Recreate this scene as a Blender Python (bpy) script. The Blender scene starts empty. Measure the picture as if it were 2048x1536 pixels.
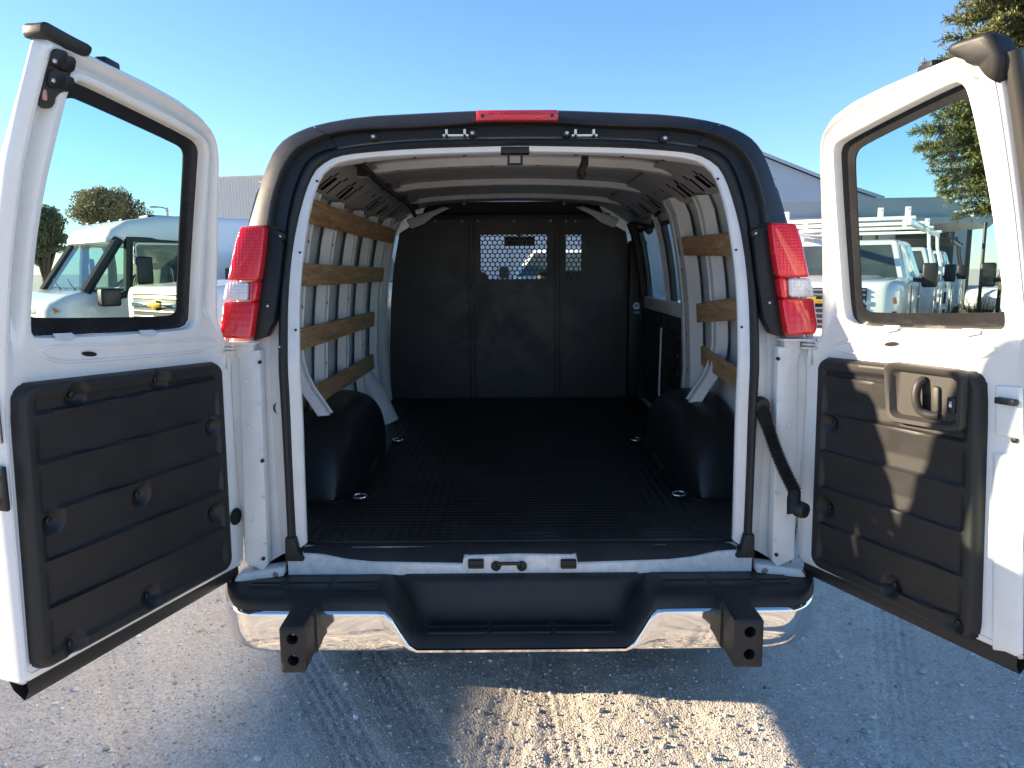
import bpy, bmesh, math, random
import numpy as np
from mathutils import Vector, Matrix
R = math.radians
random.seed(7); RNG = np.random.default_rng(7)
scn = bpy.context.scene
COL = scn.collection

# ------------------------------------------------------------------ camera
F_PX = 1538.0; PITCH = R(8.4); YAW = math.atan(6 / F_PX); ROLL = R(0.35)
CAM = np.array([-.033, 0., 1.62])
_f = np.array([math.sin(YAW) * math.cos(PITCH), math.cos(YAW) * math.cos(PITCH), -math.sin(PITCH)])
_r = np.cross(_f, [0, 0, 1.]); _r /= np.linalg.norm(_r); _u = np.cross(_r, _f)
_r, _u = (math.cos(ROLL) * _r - math.sin(ROLL) * _u), (math.sin(ROLL) * _r + math.cos(ROLL) * _u)
cd = bpy.data.cameras.new('camera'); cam = bpy.data.objects.new('camera', cd); COL.objects.link(cam)
cd.sensor_width = 36; cd.lens = 36 * F_PX / 2048; cd.clip_start = .02; cd.clip_end = 2000
cam.matrix_world = Matrix(((_r[0], _u[0], -_f[0], CAM[0]), (_r[1], _u[1], -_f[1], CAM[1]), (_r[2], _u[2], -_f[2], CAM[2]), (0, 0, 0, 1)))
scn.camera = cam

# ------------------------------------------------------------------ sky, sun, exposure
SUN_EL = 15.3
LDIR = np.array([.988, -.150]); LDIR /= np.linalg.norm(LDIR)      # horizontal way the light travels
w = bpy.data.worlds.new('World'); scn.world = w; w.use_nodes = True
nt = w.node_tree; bg = nt.nodes['Background']
sky = nt.nodes.new('ShaderNodeTexSky'); sky.sky_type = 'NISHITA'; sky.sun_disc = False
sky.sun_elevation = R(SUN_EL); sky.sun_rotation = math.atan2(-LDIR[0], -LDIR[1])
sky.altitude = 1000; sky.air_density = 1.0; sky.dust_density = .3; sky.ozone_density = 4.3
nt.links.new(sky.outputs[0], bg.inputs[0]); bg.inputs[1].default_value = .062
sl = bpy.data.lights.new('sun', 'SUN'); so = bpy.data.objects.new('sun', sl); COL.objects.link(so)
sl.energy = 3.4; sl.angle = R(.53); sl.color = (1, .80, .56)
so.rotation_euler = Vector((LDIR[0] * math.cos(R(SUN_EL)), LDIR[1] * math.cos(R(SUN_EL)), -math.sin(R(SUN_EL)))).to_track_quat('-Z', 'Y').to_euler()
so.location = (-20, 5, 12)
scn.view_settings.view_transform = 'Standard'; scn.view_settings.look = 'None'
scn.view_settings.exposure = 2.35; scn.view_settings.gamma = 1
scn.render.engine = 'CYCLES'
scn.cycles.use_denoising = True; scn.cycles.max_bounces = 10; scn.cycles.transparent_max_bounces = 16
scn.cycles.sample_clamp_indirect = 6

# ------------------------------------------------------------------ pixel rays on real planes
def ray(x, y):
    d = _f + _r * (x - 1024) / F_PX - _u * (y - 768) / F_PX
    return d / np.linalg.norm(d)
def at_z(x, y, z): d = ray(x, y); return CAM + d * (z - CAM[2]) / d[2]
def at_y(x, y, Y): d = ray(x, y); return CAM + d * (Y - CAM[1]) / d[1]
def at_x(x, y, X): d = ray(x, y); return CAM + d * (X - CAM[0]) / d[0]
def lean(z): return .2 * max(0., min(1.2, (z - 1.3) / .75)) ** 1.25
YJ = 2.45
def yj(z): return YJ + lean(z)
def rear(px, py):
    z = 1.4
    for _ in range(30): q = at_y(px, py, yj(z)); z = .5 * z + .5 * q[2]
    return (q[0], q[2])

# ------------------------------------------------------------------ materials
MATS = {}
def mat(name, col, rough=.5, metal=0, coat=0, bump=None, var=None, spec=.5, trans=0, ior=1.45):
    m = bpy.data.materials.new(name); m.use_nodes = True; t = m.node_tree
    b = t.nodes['Principled BSDF']
    b.inputs['Base Color'].default_value = (*col, 1); b.inputs['Roughness'].default_value = rough
    b.inputs['Metallic'].default_value = metal; b.inputs['Coat Weight'].default_value = coat
    b.inputs['Coat Roughness'].default_value = .06
    b.inputs['Specular IOR Level'].default_value = spec; b.inputs['Transmission Weight'].default_value = trans; b.inputs['IOR'].default_value = ior
    tc = t.nodes.new('ShaderNodeTexCoord')
    if var:
        sc, amt, c2 = var
        n = t.nodes.new('ShaderNodeTexNoise'); n.inputs['Scale'].default_value = sc; n.inputs['Detail'].default_value = 7; n.inputs['Roughness'].default_value = .65
        rp = t.nodes.new('ShaderNodeValToRGB'); rp.color_ramp.elements[0].position = .42; rp.color_ramp.elements[1].position = .72
        mx = t.nodes.new('ShaderNodeMix'); mx.data_type = 'RGBA'
        ml = t.nodes.new('ShaderNodeMath'); ml.operation = 'MULTIPLY'; ml.inputs[1].default_value = amt
        t.links.new(tc.outputs['Object'], n.inputs['Vector']); t.links.new(n.outputs['Fac'], rp.inputs[0]); t.links.new(rp.outputs[0], ml.inputs[0])
        t.links.new(ml.outputs[0], mx.inputs['Factor']); mx.inputs['A'].default_value = (*col, 1); mx.inputs['B'].default_value = (*c2, 1)
        t.links.new(mx.outputs['Result'], b.inputs['Base Color'])
        rr = t.nodes.new('ShaderNodeMath'); rr.operation = 'MULTIPLY_ADD'; rr.inputs[1].default_value = amt * .35; rr.inputs[2].default_value = rough
        t.links.new(rp.outputs[0], rr.inputs[0]); t.links.new(rr.outputs[0], b.inputs['Roughness'])
    if bump:
        sc, st = bump[:2]
        n2 = t.nodes.new('ShaderNodeTexNoise'); n2.inputs['Scale'].default_value = sc; n2.inputs['Detail'].default_value = 4
        bp = t.nodes.new('ShaderNodeBump'); bp.inputs['Strength'].default_value = st; bp.inputs['Distance'].default_value = bump[2] if len(bump) > 2 else .002
        t.links.new(tc.outputs['Object'], n2.inputs['Vector']); t.links.new(n2.outputs['Fac'], bp.inputs['Height']); t.links.new(bp.outputs[0], b.inputs['Normal'])
    MATS[name] = m; return m
mat('white_paint', (.80, .80, .79), .24, coat=.7, var=(11, .16, (.58, .55, .50)), bump=(4.5, .07, .012))
mat('jamb_paint', (.74, .74, .73), .38, coat=.25, var=(14, .25, (.50, .48, .44)), bump=(22, .12, .003))
mat('sill_paint', (.74, .75, .76), .36, coat=.2, var=(34, .55, (.40, .39, .38)), bump=(30, .25, .003))
mat('inner_paint', (.66, .675, .69), .42, coat=.1, var=(6, .35, (.42, .42, .42)), bump=(9, .12, .004))
mat('roof_liner_metal', (.42, .42, .42), .45, var=(5, .4, (.28, .275, .27)), bump=(6, .2, .006))
mat('black_trim', (.022, .023, .024), .36, bump=(900, .06, .0006), var=(5, .5, (.035, .034, .033)))
mat('panel_plastic', (.016, .0165, .017), .47, bump=(620, .38, .0011), var=(6, .5, (.026, .025, .024)))
mat('step_plastic', (.020, .0205, .021), .52, bump=(500, .3, .001), var=(8, .6, (.040, .038, .036)))
mat('rubber', (.016, .0165, .017), .5, bump=(160, .25, .001), var=(12, .6, (.034, .033, .032)))
mat('bezel_plastic', (.035, .033, .031), .5, bump=(500, .2, .0008))
mat('partition_black', (.025, .026, .030), .36, bump=(9, .16, .005), var=(3, .9, (.062, .058, .055)))
mat('arch_plastic', (.012, .0125, .014), .40, bump=(5, .15, .006))
mat('frit', (.016, .016, .018), .22, var=(7, .3, (.03, .03, .03)))
mat('chrome', (.82, .81, .79), .045, metal=1, bump=(14, .035, .002), var=(7, .2, (.66, .64, .60)))
mat('steel', (.55, .55, .56), .32, metal=1, bump=(90, .2, .001))
mat('dark_steel', (.05, .05, .052), .4, metal=.6)
mat('hinge_metal', (.70, .70, .70), .4, bump=(60, .2, .001), var=(30, .3, (.45, .43, .4)))
mat('truck_white', (.78, .78, .78), .22, coat=.6, var=(2.2, .12, (.62, .60, .56)))
mat('truck_black', (.02, .02, .021), .45)
mat('truck_interior', (.12, .115, .105), .8)
mat('seat_tan', (.20, .185, .155), .8)
mat('truck_glass', (.035, .05, .052), .05, spec=.8, coat=.4, var=(1.1, .6, (.10, .13, .13)))
mat('tyre', (.022, .022, .022), .8, bump=(60, .4, .004))
mat('alloy', (.5, .5, .5), .3, metal=.9)
mat('gold', (.80, .50, .07), .25, metal=.7)
mat('amber', (.85, .28, .03), .2, coat=.6)
mat('lamp_clear', (.75, .76, .77), .12, metal=.5, coat=.8, bump=(40, .5, .004))
mat('wire_black', (.015, .015, .015), .6)
mat('copper_pink', (.55, .28, .22), .6)
mat('plug_black', (.012, .012, .013), .5)
mat('sticker_blue', (.05, .35, .75), .4)
mat('sticker_white', (.8, .82, .82), .4)
mat('bark', (.09, .065, .045), .9, bump=(14, .8, .03), var=(6, .6, (.05, .038, .03)))
mat('lamp_pole', (.35, .36, .37), .5)
mat('shop_wall', (.44, .49, .57), .7, var=(.5, .3, (.37, .41, .48)))
mat('shop_roof', (.36, .41, .44), .6, var=(.8, .3, (.25, .28, .30)))
mat('shop_dark', (.04, .045, .05), .7)
mat('beige_roof', (.55, .52, .45), .8, var=(.7, .4, (.42, .39, .34)))
mat('asphalt_mat', (.012, .013, .015), .5)

def mat_lens(name, col, sc, strength=.7):
    m = mat(name, col, .13, coat=1.0); t = m.node_tree; b = t.nodes['Principled BSDF']
    b.inputs['Subsurface Weight'].default_value = .35; b.inputs['Subsurface Radius'].default_value = (.05, .01, .01); b.inputs['Subsurface Scale'].default_value = .5
    tc = t.nodes.new('ShaderNodeTexCoord'); s = t.nodes.new('ShaderNodeSeparateXYZ'); t.links.new(tc.outputs['Object'], s.inputs[0])
    hs = []
    for ax in (0, 2):
        k = t.nodes.new('ShaderNodeMath'); k.operation = 'MULTIPLY'; k.inputs[1].default_value = sc; t.links.new(s.outputs[ax], k.inputs[0])
        q = t.nodes.new('ShaderNodeMath'); q.operation = 'SINE'; t.links.new(k.outputs[0], q.inputs[0]); hs.append(q)
    ad = t.nodes.new('ShaderNodeMath'); ad.operation = 'ADD'; t.links.new(hs[0].outputs[0], ad.inputs[0]); t.links.new(hs[1].outputs[0], ad.inputs[1])
    bp = t.nodes.new('ShaderNodeBump'); bp.inputs['Strength'].default_value = strength; bp.inputs['Distance'].default_value = .003
    t.links.new(ad.outputs[0], bp.inputs['Height']); t.links.new(bp.outputs[0], b.inputs['Normal'])
    return m
mat_lens('lens_red', (.78, .012, .016), 620, .22)
mat_lens('lens_red_smooth', (.76, .010, .014), 300, .15)
mat_lens('lens_clear', (.80, .79, .78), 620, .35)
mat_lens('brake_red', (.70, .015, .04), 700, .5)

def mat_glass(name, tint, refl=.12):
    m = bpy.data.materials.new(name); m.use_nodes = True; t = m.node_tree
    for n in list(t.nodes): t.nodes.remove(n)
    o = t.nodes.new('ShaderNodeOutputMaterial'); mx = t.nodes.new('ShaderNodeMixShader')
    tr = t.nodes.new('ShaderNodeBsdfTransparent'); gl = t.nodes.new('ShaderNodeBsdfGlossy'); fr = t.nodes.new('ShaderNodeLayerWeight'); pw = t.nodes.new('ShaderNodeMath'); pw.operation = 'POWER'; pw.inputs[1].default_value = 4.5
    ml = t.nodes.new('ShaderNodeMath'); ml.operation = 'MULTIPLY_ADD'; ml.inputs[1].default_value = .9; ml.inputs[2].default_value = refl
    tr.inputs[0].default_value = (*tint, 1); gl.inputs['Roughness'].default_value = .01; fr.inputs[0].default_value = .5
    t.links.new(fr.outputs['Facing'], pw.inputs[0]); t.links.new(pw.outputs[0], ml.inputs[0]); t.links.new(ml.outputs[0], mx.inputs[0]); t.links.new(tr.outputs[0], mx.inputs[1]); t.links.new(gl.outputs[0], mx.inputs[2]); t.links.new(mx.outputs[0], o.inputs[0])
    MATS[name] = m
mat_glass('door_glass', (.66, .83, .765), .055)
mat_glass('clear_glass', (.85, .92, .89), .02)
mat_glass('van_glass', (.62, .76, .73), .06)

def mat_wood():
    m = mat('plywood', (.30, .19, .105), .62); t = m.node_tree; b = t.nodes['Principled BSDF']
    tc = t.nodes.new('ShaderNodeTexCoord'); mp = t.nodes.new('ShaderNodeMapping'); mp.inputs['Scale'].default_value = (6, 1.1, 16)
    n = t.nodes.new('ShaderNodeTexNoise'); n.inputs['Scale'].default_value = 3; n.inputs['Detail'].default_value = 8; n.inputs['Distortion'].default_value = 1.6
    rp = t.nodes.new('ShaderNodeValToRGB'); rp.color_ramp.elements[0].position = .3; rp.color_ramp.elements[0].color = (.29, .165, .078, 1); rp.color_ramp.elements[1].position = .7; rp.color_ramp.elements[1].color = (.56, .36, .19, 1)
    oi = t.nodes.new('ShaderNodeObjectInfo'); ad = t.nodes.new('ShaderNodeVectorMath'); ad.operation = 'ADD'
    t.links.new(tc.outputs['Object'], ad.inputs[0]); t.links.new(oi.outputs['Random'], ad.inputs[1]); t.links.new(ad.outputs[0], mp.inputs[0]); t.links.new(mp.outputs[0], n.inputs['Vector']); t.links.new(n.outputs['Fac'], rp.inputs[0]); t.links.new(rp.outputs[0], b.inputs['Base Color'])
    bp = t.nodes.new('ShaderNodeBump'); bp.inputs['Strength'].default_value = .25; bp.inputs['Distance'].default_value = .002
    t.links.new(n.outputs['Fac'], bp.inputs['Height']); t.links.new(bp.outputs[0], b.inputs['Normal'])
mat_wood()

def mat_floor_mat():
    m = mat('rubber_mat', (.013, .0135, .0145), .46); t = m.node_tree; b = t.nodes['Principled BSDF']
    tc = t.nodes.new('ShaderNodeTexCoord'); s = t.nodes.new('ShaderNodeSeparateXYZ'); t.links.new(tc.outputs['Object'], s.inputs[0])
    def sn(a, b_, k):
        x = t.nodes.new('ShaderNodeMath'); x.operation = 'MULTIPLY_ADD'; x.inputs[1].default_value = k * a
        y = t.nodes.new('ShaderNodeMath'); y.operation = 'MULTIPLY'; y.inputs[1].default_value = k * b_
        t.links.new(s.outputs[1], y.inputs[0]); t.links.new(s.outputs[0], x.inputs[0]); t.links.new(y.outputs[0], x.inputs[2])
        z = t.nodes.new('ShaderNodeMath'); z.operation = 'SINE'; t.links.new(x.outputs[0], z.inputs[0]); return z
    p, q = sn(1, 1, 92), sn(1, -1, 92)
    mn = t.nodes.new('ShaderNodeMath'); mn.operation = 'MULTIPLY'; t.links.new(p.outputs[0], mn.inputs[0]); t.links.new(q.outputs[0], mn.inputs[1])
    bp = t.nodes.new('ShaderNodeBump'); bp.inputs['Strength'].default_value = .65; bp.inputs['Distance'].default_value = .005
    t.links.new(mn.outputs[0], bp.inputs['Height']); t.links.new(bp.outputs[0], b.inputs['Normal'])
    n = t.nodes.new('ShaderNodeTexNoise'); n.inputs['Scale'].default_value = 3.5; n.inputs['Detail'].default_value = 8
    rp = t.nodes.new('ShaderNodeValToRGB'); rp.color_ramp.elements[0].color = (.011, .0115, .0125, 1); rp.color_ramp.elements[1].color = (.042, .040, .038, 1); rp.color_ramp.elements[0].position = .45; rp.color_ramp.elements[1].position = .8
    t.links.new(tc.outputs['Object'], n.inputs['Vector']); t.links.new(n.outputs['Fac'], rp.inputs[0]); t.links.new(rp.outputs[0], b.inputs['Base Color'])
mat_floor_mat()

def mat_dirt():
    m = mat('dirt', (.3, .27, .23), .95); t = m.node_tree; b = t.nodes['Principled BSDF']
    tc = t.nodes.new('ShaderNodeTexCoord')
    n = t.nodes.new('ShaderNodeTexNoise'); n.inputs['Scale'].default_value = 1.3; n.inputs['Detail'].default_value = 10; n.inputs['Roughness'].default_value = .7
    rp = t.nodes.new('ShaderNodeValToRGB'); e = rp.color_ramp.elements
    e[0].position = .3; e[0].color = (.50, .455, .395, 1); e[1].position = .72; e[1].color = (.68, .63, .56, 1)
    v = t.nodes.new('ShaderNodeTexVoronoi'); v.inputs['Scale'].default_value = 135; v.inputs['Randomness'].default_value = 1
    vc = t.nodes.new('ShaderNodeSeparateColor'); t.links.new(v.outputs['Color'], vc.inputs[0])
    r2 = t.nodes.new('ShaderNodeValToRGB'); r2.color_ramp.elements[0].color = (.62, .62, .63, 1); r2.color_ramp.elements[1].color = (1.22, 1.2, 1.17, 1)
    t.links.new(vc.outputs[0], r2.inputs[0])
    mx = t.nodes.new('ShaderNodeMix'); mx.data_type = 'RGBA'; mx.blend_type = 'MULTIPLY'; mx.inputs['Factor'].default_value = .7
    t.links.new(tc.outputs['Object'], n.inputs['Vector']); t.links.new(tc.outputs['Object'], v.inputs['Vector']); t.links.new(n.outputs['Fac'], rp.inputs[0])
    t.links.new(rp.outputs[0], mx.inputs['A']); t.links.new(r2.outputs[0], mx.inputs['B']); t.links.new(mx.outputs['Result'], b.inputs['Base Color'])
    n3 = t.nodes.new('ShaderNodeTexNoise'); n3.inputs['Scale'].default_value = 160; n3.inputs['Detail'].default_value = 5; t.links.new(tc.outputs['Object'], n3.inputs['Vector'])
    ad = t.nodes.new('ShaderNodeMath'); ad.operation = 'SUBTRACT'; t.links.new(n3.outputs['Fac'], ad.inputs[0]); t.links.new(v.outputs['Distance'], ad.inputs[1])
    bp = t.nodes.new('ShaderNodeBump'); bp.inputs['Strength'].default_value = .5; bp.inputs['Distance'].default_value = .006
    t.links.new(ad.outputs[0], bp.inputs['Height']); t.links.new(bp.outputs[0], b.inputs['Normal'])
mat_dirt()
def mat_attr(name, rough=.9, transl=0.):
    m = bpy.data.materials.new(name); m.use_nodes = True; t = m.node_tree; b = t.nodes['Principled BSDF']
    a = t.nodes.new('ShaderNodeAttribute'); a.attribute_name = 'tone'; t.links.new(a.outputs['Color'], b.inputs['Base Color']); b.inputs['Roughness'].default_value = rough
    if transl:
        tr = t.nodes.new('ShaderNodeBsdfTranslucent'); t.links.new(a.outputs['Color'], tr.inputs[0]); mx = t.nodes.new('ShaderNodeMixShader'); mx.inputs[0].default_value = transl
        t.links.new(b.outputs[0], mx.inputs[1]); t.links.new(tr.outputs[0], mx.inputs[2]); t.links.new(mx.outputs[0], t.nodes['Material Output'].inputs[0])
    MATS[name] = m
mat_attr('stones'); mat_attr('leaves', .6, .25); mat_attr('blades', .8, .2)

# ------------------------------------------------------------------ mesh helpers
WORLD_BUILT = set()      # things whose parts are given in world coordinates
def thing(name, label, cat, loc=(0, 0, 0), rz=0, group=None, base=True):
    o = bpy.data.objects.new(name, None); o.empty_display_size = .2
    o.location = loc; o.rotation_euler = (0, 0, rz); COL.objects.link(o)
    tag(o, label, cat, group)
    return o
def tag(o, label=None, cat=None, group=None, kind=None):
    if label: o['label'] = label
    if cat: o['category'] = cat
    if group: o['group'] = group
    if kind: o['kind'] = kind
    return o
class B:
    """collects pieces of one part; obj() links them as one mesh object (offset so that children sit on their thing's base)"""
    def __init__(s): s.bm = bmesh.new()
    def v(s, p): return s.bm.verts.new([float(c) for c in p])
    def face(s, vs):
        try: return s.bm.faces.new(vs)
        except ValueError: return None
    def poly(s, pts): return s.face([s.v(p) for p in pts])
    def box(s, c, d, m=None):
        x, y, z = [q / 2 for q in d]
        V = [Vector((i, j, k)) for k in (-z, z) for j in (-y, y) for i in (-x, x)]
        if m is not None: V = [m @ q for q in V]
        V = [s.v(q + Vector([float(t) for t in c])) for q in V]
        for f in ((0, 2, 3, 1), (4, 5, 7, 6), (0, 1, 5, 4), (2, 6, 7, 3), (0, 4, 6, 2), (1, 3, 7, 5)): s.face([V[i] for i in f])
        return s
    def loft(s, rings, closed=True, caps=True):
        Vr = [[s.v(p) for p in r] for r in rings]; n = len(rings[0])
        for a, b in zip(Vr, Vr[1:]):
            for i in range(n if closed else n - 1): s.face([a[i], a[(i + 1) % n], b[(i + 1) % n], b[i]])
        if caps and closed: s.face(Vr[0][::-1]); s.face(Vr[-1])
        return s
    def prism(s, pts, vec): 
        vec = np.array(vec, float); return s.loft([[np.array(p, float) for p in pts], [np.array(p, float) + vec for p in pts]])
    def tube(s, path, r, n=8, caps=True):
        P = [Vector([float(c) for c in p]) for p in path]; rr = r if hasattr(r, '__len__') else [r] * len(P); rings = []; prev = None
        for i, p in enumerate(P):
            t = (P[min(i + 1, len(P) - 1)] - P[max(i - 1, 0)]).normalized()
            if prev is None: a = t.orthogonal().normalized()
            else: a = (prev - t * prev.dot(t)).normalized()
            prev = a; b_ = t.cross(a)
            rings.append([p + (a * math.cos(2 * math.pi * k / n) + b_ * math.sin(2 * math.pi * k / n)) * rr[i] for k in range(n)])
        return s.loft(rings, True, caps)
    def lathe(s, c, axis, prof, n=24):
        ax = Vector([float(q) for q in axis]).normalized(); a = ax.orthogonal().normalized(); b_ = ax.cross(a); c = Vector([float(q) for q in c])
        rings = [[c + ax * h + (a * math.cos(2 * math.pi * k / n) + b_ * math.sin(2 * math.pi * k / n)) * r for k in range(n)] for r, h in prof]
        return s.loft(rings, True, True)
    def grid(s, fn, nu, nv, skip=None):
        V = [[s.v(fn(i / nu, j / nv)) for j in range(nv + 1)] for i in range(nu + 1)]
        for i in range(nu):
            for j in range(nv):
                if skip and skip(i, j): continue
                s.face([V[i][j], V[i + 1][j], V[i + 1][j + 1], V[i][j + 1]])
        return s
    def obj(s, name, m, parent=None, bevel=0, seg=2, ang=40, recalc=True, solid=0):
        if recalc: bmesh.ops.recalc_face_normals(s.bm, faces=s.bm.faces)
        if solid:
            bmesh.ops.solidify(s.bm, geom=s.bm.faces[:], thickness=solid)
        if bevel:
            es = [e for e in s.bm.edges if e.is_manifold and e.calc_face_angle(0) > R(28)]
            bmesh.ops.bevel(s.bm, geom=es, offset=bevel, segments=seg, profile=.5, affect='EDGES', clamp_overlap=True)
        me = bpy.data.meshes.new(name); s.bm.to_mesh(me); s.bm.free()
        me.materials.append(MATS[m] if isinstance(m, str) else m)
        me.shade_smooth(); me.set_sharp_from_angle(angle=R(ang))
        o = bpy.data.objects.new(name, me); COL.objects.link(o)
        if parent is not None:
            o.parent = parent
            if parent.name in WORLD_BUILT:
                o.matrix_parent_inverse = Matrix.Translation(parent.location).inverted()
        return o
def resample(pts, n):
    P = np.array(pts, float); d = np.r_[0, np.cumsum(np.linalg.norm(np.diff(P, axis=0), axis=1))]; t = np.linspace(0, d[-1], n)
    return np.stack([np.interp(t, d, P[:, k]) for k in range(P.shape[1])], 1)
def smooth_poly(pts, it=2):
    P = [np.array(p, float) for p in pts]
    for _ in range(it):
        Q = []
        for i in range(len(P)):
            a, b = P[i], P[(i + 1) % len(P)]; Q += [a * .75 + b * .25, a * .25 + b * .75]
        P = Q
    return P
def smooth_line(pts, it=2):
    P = [np.array(p, float) for p in pts]
    for _ in range(it):
        Q = [P[0]]
        for a, b in zip(P, P[1:]): Q += [a * .75 + b * .25, a * .25 + b * .75]
        P = Q + [P[-1]]
    return P
def rrect(x0, x1, y0, y1, r, n=5):
    out = []
    for cx, cy, a0 in ((x1 - r, y1 - r, 0), (x0 + r, y1 - r, 90), (x0 + r, y0 + r, 180), (x1 - r, y0 + r, 270)):
        for k in range(n + 1): a = R(a0 + 90 * k / n); out.append((cx + r * math.cos(a), cy + r * math.sin(a)))
    return out
def np_mesh(name, V, Fc, m, nper, tone=None, smooth=False):
    me = bpy.data.meshes.new(name); nv, nf = len(V), len(Fc)
    me.vertices.add(nv); me.vertices.foreach_set('co', V.astype(np.float32).ravel())
    me.loops.add(nf * nper); me.loops.foreach_set('vertex_index', Fc.astype(np.int32).ravel())
    me.polygons.add(nf); me.polygons.foreach_set('loop_start', np.arange(0, nf * nper, nper, dtype=np.int32))
    if tone is not None:
        a = me.color_attributes.new('tone', 'FLOAT_COLOR', 'POINT'); a.data.foreach_set('color', np.c_[tone, np.ones(len(tone))].astype(np.float32).ravel())
    me.update(calc_edges=True); me.validate()
    me.materials.append(MATS[m])
    if smooth: me.shade_smooth()
    return me

# ================================================================== GROUND
def vnoise(x, y, sc, seed):
    g = np.random.default_rng(seed).random((256, 256)); X, Y = x * sc, y * sc
    i, j = np.floor(X).astype(int), np.floor(Y).astype(int); fx, fy = X - i, Y - j; fx = fx * fx * (3 - 2 * fx); fy = fy * fy * (3 - 2 * fy)
    a, b, c, d = g[i % 256, j % 256], g[(i + 1) % 256, j % 256], g[i % 256, (j + 1) % 256], g[(i + 1) % 256, (j + 1) % 256]
    return (a * (1 - fx) + b * fx) * (1 - fy) + (c * (1 - fx) + d * fx) * fy
def ground_h(x, y):
    fade = np.clip((6.5 - np.hypot(x, y - 2.8)) / 3, 0, 1)
    h = .016 * vnoise(x, y, 1.7, 1) + .009 * vnoise(x, y, 5, 2) + .006 * vnoise(x, y, 16, 3) + .004 * vnoise(x, y, 45, 4)
    for ox, an, amp in ((-.62, -28, .010), (-.36, -24, .008), (.16, -3, .009), (-.06, 9, .006), (.62, -14, .006), (-1.35, -33, .010), (1.35, 24, .008)):   # tyre tracks with tread
        ca, sa = math.cos(R(an)), math.sin(R(an)); s = (x - ox) * ca + (y - 2.5) * sa * -1; tt = (x - ox) * sa + (y - 2.5) * ca
        band = np.exp(-(np.abs(s) / .085) ** 6); tread = np.sin(tt * 150 + 5 * np.sin(s * 60)) * .5 + np.cos(s * 170) * .7
        h = h - band * amp * (.8 + .55 * tread * (.4 + .6 * vnoise(x, y, 3, 8)))
    return h * fade - .02
xs = np.r_[-600, -200, -70, -30, -14, -8, -5, np.arange(-3.2, 3.2, .011), 3.3, 5, 8, 14, 30, 70, 200, 600]
ys = np.r_[-300, -60, -15, -5, -1, np.arange(1.2, 6.0, .011), 6.2, 7, 9, 13, 20, 35, 70, 150, 400, 900]
XX, YY = np.meshgrid(xs, ys, indexing='ij'); ZZ = ground_h(XX, YY)
nx, ny = len(xs), len(ys); idx = np.arange(nx * ny).reshape(nx, ny)
Fg = np.stack([idx[:-1, :-1], idx[1:, :-1], idx[1:, 1:], idx[:-1, 1:]], -1).reshape(-1, 4)
go = bpy.data.objects.new('ground', np_mesh('ground', np.stack([XX, YY, ZZ], -1).reshape(-1, 3), Fg, 'dirt', 4, smooth=True)); COL.objects.link(go)
tag(go, kind='structure')
# loose stones lying on the dirt
ico = bmesh.new(); bmesh.ops.create_icosphere(ico, subdivisions=1, radius=1); ico.verts.ensure_lookup_table()
IV = np.array([v.co[:] for v in ico.verts]); IF = np.array([[v.index for v in f.verts] for f in ico.faces]); ico.free()
N = 72000
sx = RNG.uniform(-3.1, 3.1, N); sy = 1.9 + RNG.random(N) ** 1.5 * 4.0
keep = vnoise(sx, sy, 2.2, 21) * .6 + vnoise(sx, sy, 7, 22) * .4 > RNG.random(N) * .9 - .08
sx, sy = sx[keep], sy[keep]; N = len(sx)
sr = .0018 * np.exp(RNG.normal(0, .55, N)) + .0008; big = RNG.random(N) < .02; sr[big] = .0055 + .010 * RNG.random(big.sum()) ** 2.2
sc3 = RNG.uniform(.65, 1.35, (N, 3)); sc3[:, 2] *= .62
ang = RNG.uniform(0, 6.28, N)
Vs = IV[None] * (1 + RNG.normal(0, .16, (N, len(IV), 1))) * sc3[:, None] * sr[:, None, None]
c_, s_ = np.cos(ang)[:, None], np.sin(ang)[:, None]
Vx = Vs[..., 0] * c_ - Vs[..., 1] * s_; Vy = Vs[..., 0] * s_ + Vs[..., 1] * c_
Vs = np.stack([Vx + sx[:, None], Vy + sy[:, None], Vs[..., 2] + (ground_h(sx, sy) + sr * .35)[:, None]], -1).reshape(-1, 3)
Fs = (IF[None] + (np.arange(N) * len(IV))[:, None, None]).reshape(-1, 3)
base = np.array([.54, .515, .475]) * np.exp(RNG.normal(0, .28, (N, 1))) * np.array([1, 1, 1]) + RNG.normal(0, .012, (N, 3)); base = np.clip(base, .1, .7)
st = bpy.data.objects.new('gravel', np_mesh('gravel', Vs, Fs, 'stones', 3, np.repeat(base, len(IV), 0))); COL.objects.link(st)
tag(st, 'loose grey gravel stones scattered over the dirt lot', 'gravel', kind='stuff')

# ================================================================== THE CARGO VAN
van = thing('cargo_van', 'white cargo van seen from behind with both rear doors swung open', 'van', (0, 4.2, 0)); WORLD_BUILT.add(van.name)
# outlines of the tail, left half, as (x, z), from the sill up to the middle of the roof
O_ = [(-.90, .62), (-.925, .8), (-.937, 1.1), (-.93, 1.4), (-.905, 1.6), (-.876, 1.768)] + [(rear(*p)[0], rear(*p)[1]) for p in ((515, 397), (537, 326), (560, 290), (593, 267), (638, 251), (723, 236), (837, 230), (958, 224), (1038, 223))]
O_[-1] = (0., O_[-1][1])
S_ = [rear(*p) for p in [(577, 1105), (570, 950), (563, 820), (557, 700), (560, 600), (570, 509), (583, 412), (606, 340), (625, 314), (658, 301), (723, 290), (821, 281), (919, 278)]]
SI_ = [rear(*p) for p in [(594, 1100), (586, 950), (581, 820), (576, 700), (577, 591), (586, 493), (603, 412), (625, 347), (651, 324), (678, 312), (723, 306), (821, 298), (984, 293)]]
FI_ = [rear(*p) for p in [(612, 1088), (607, 950), (603, 820), (597, 700), (597, 600), (604, 509), (619, 412), (638, 356), (658, 334), (681, 324), (723, 316), (821, 309), (984, 304)]]
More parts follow.
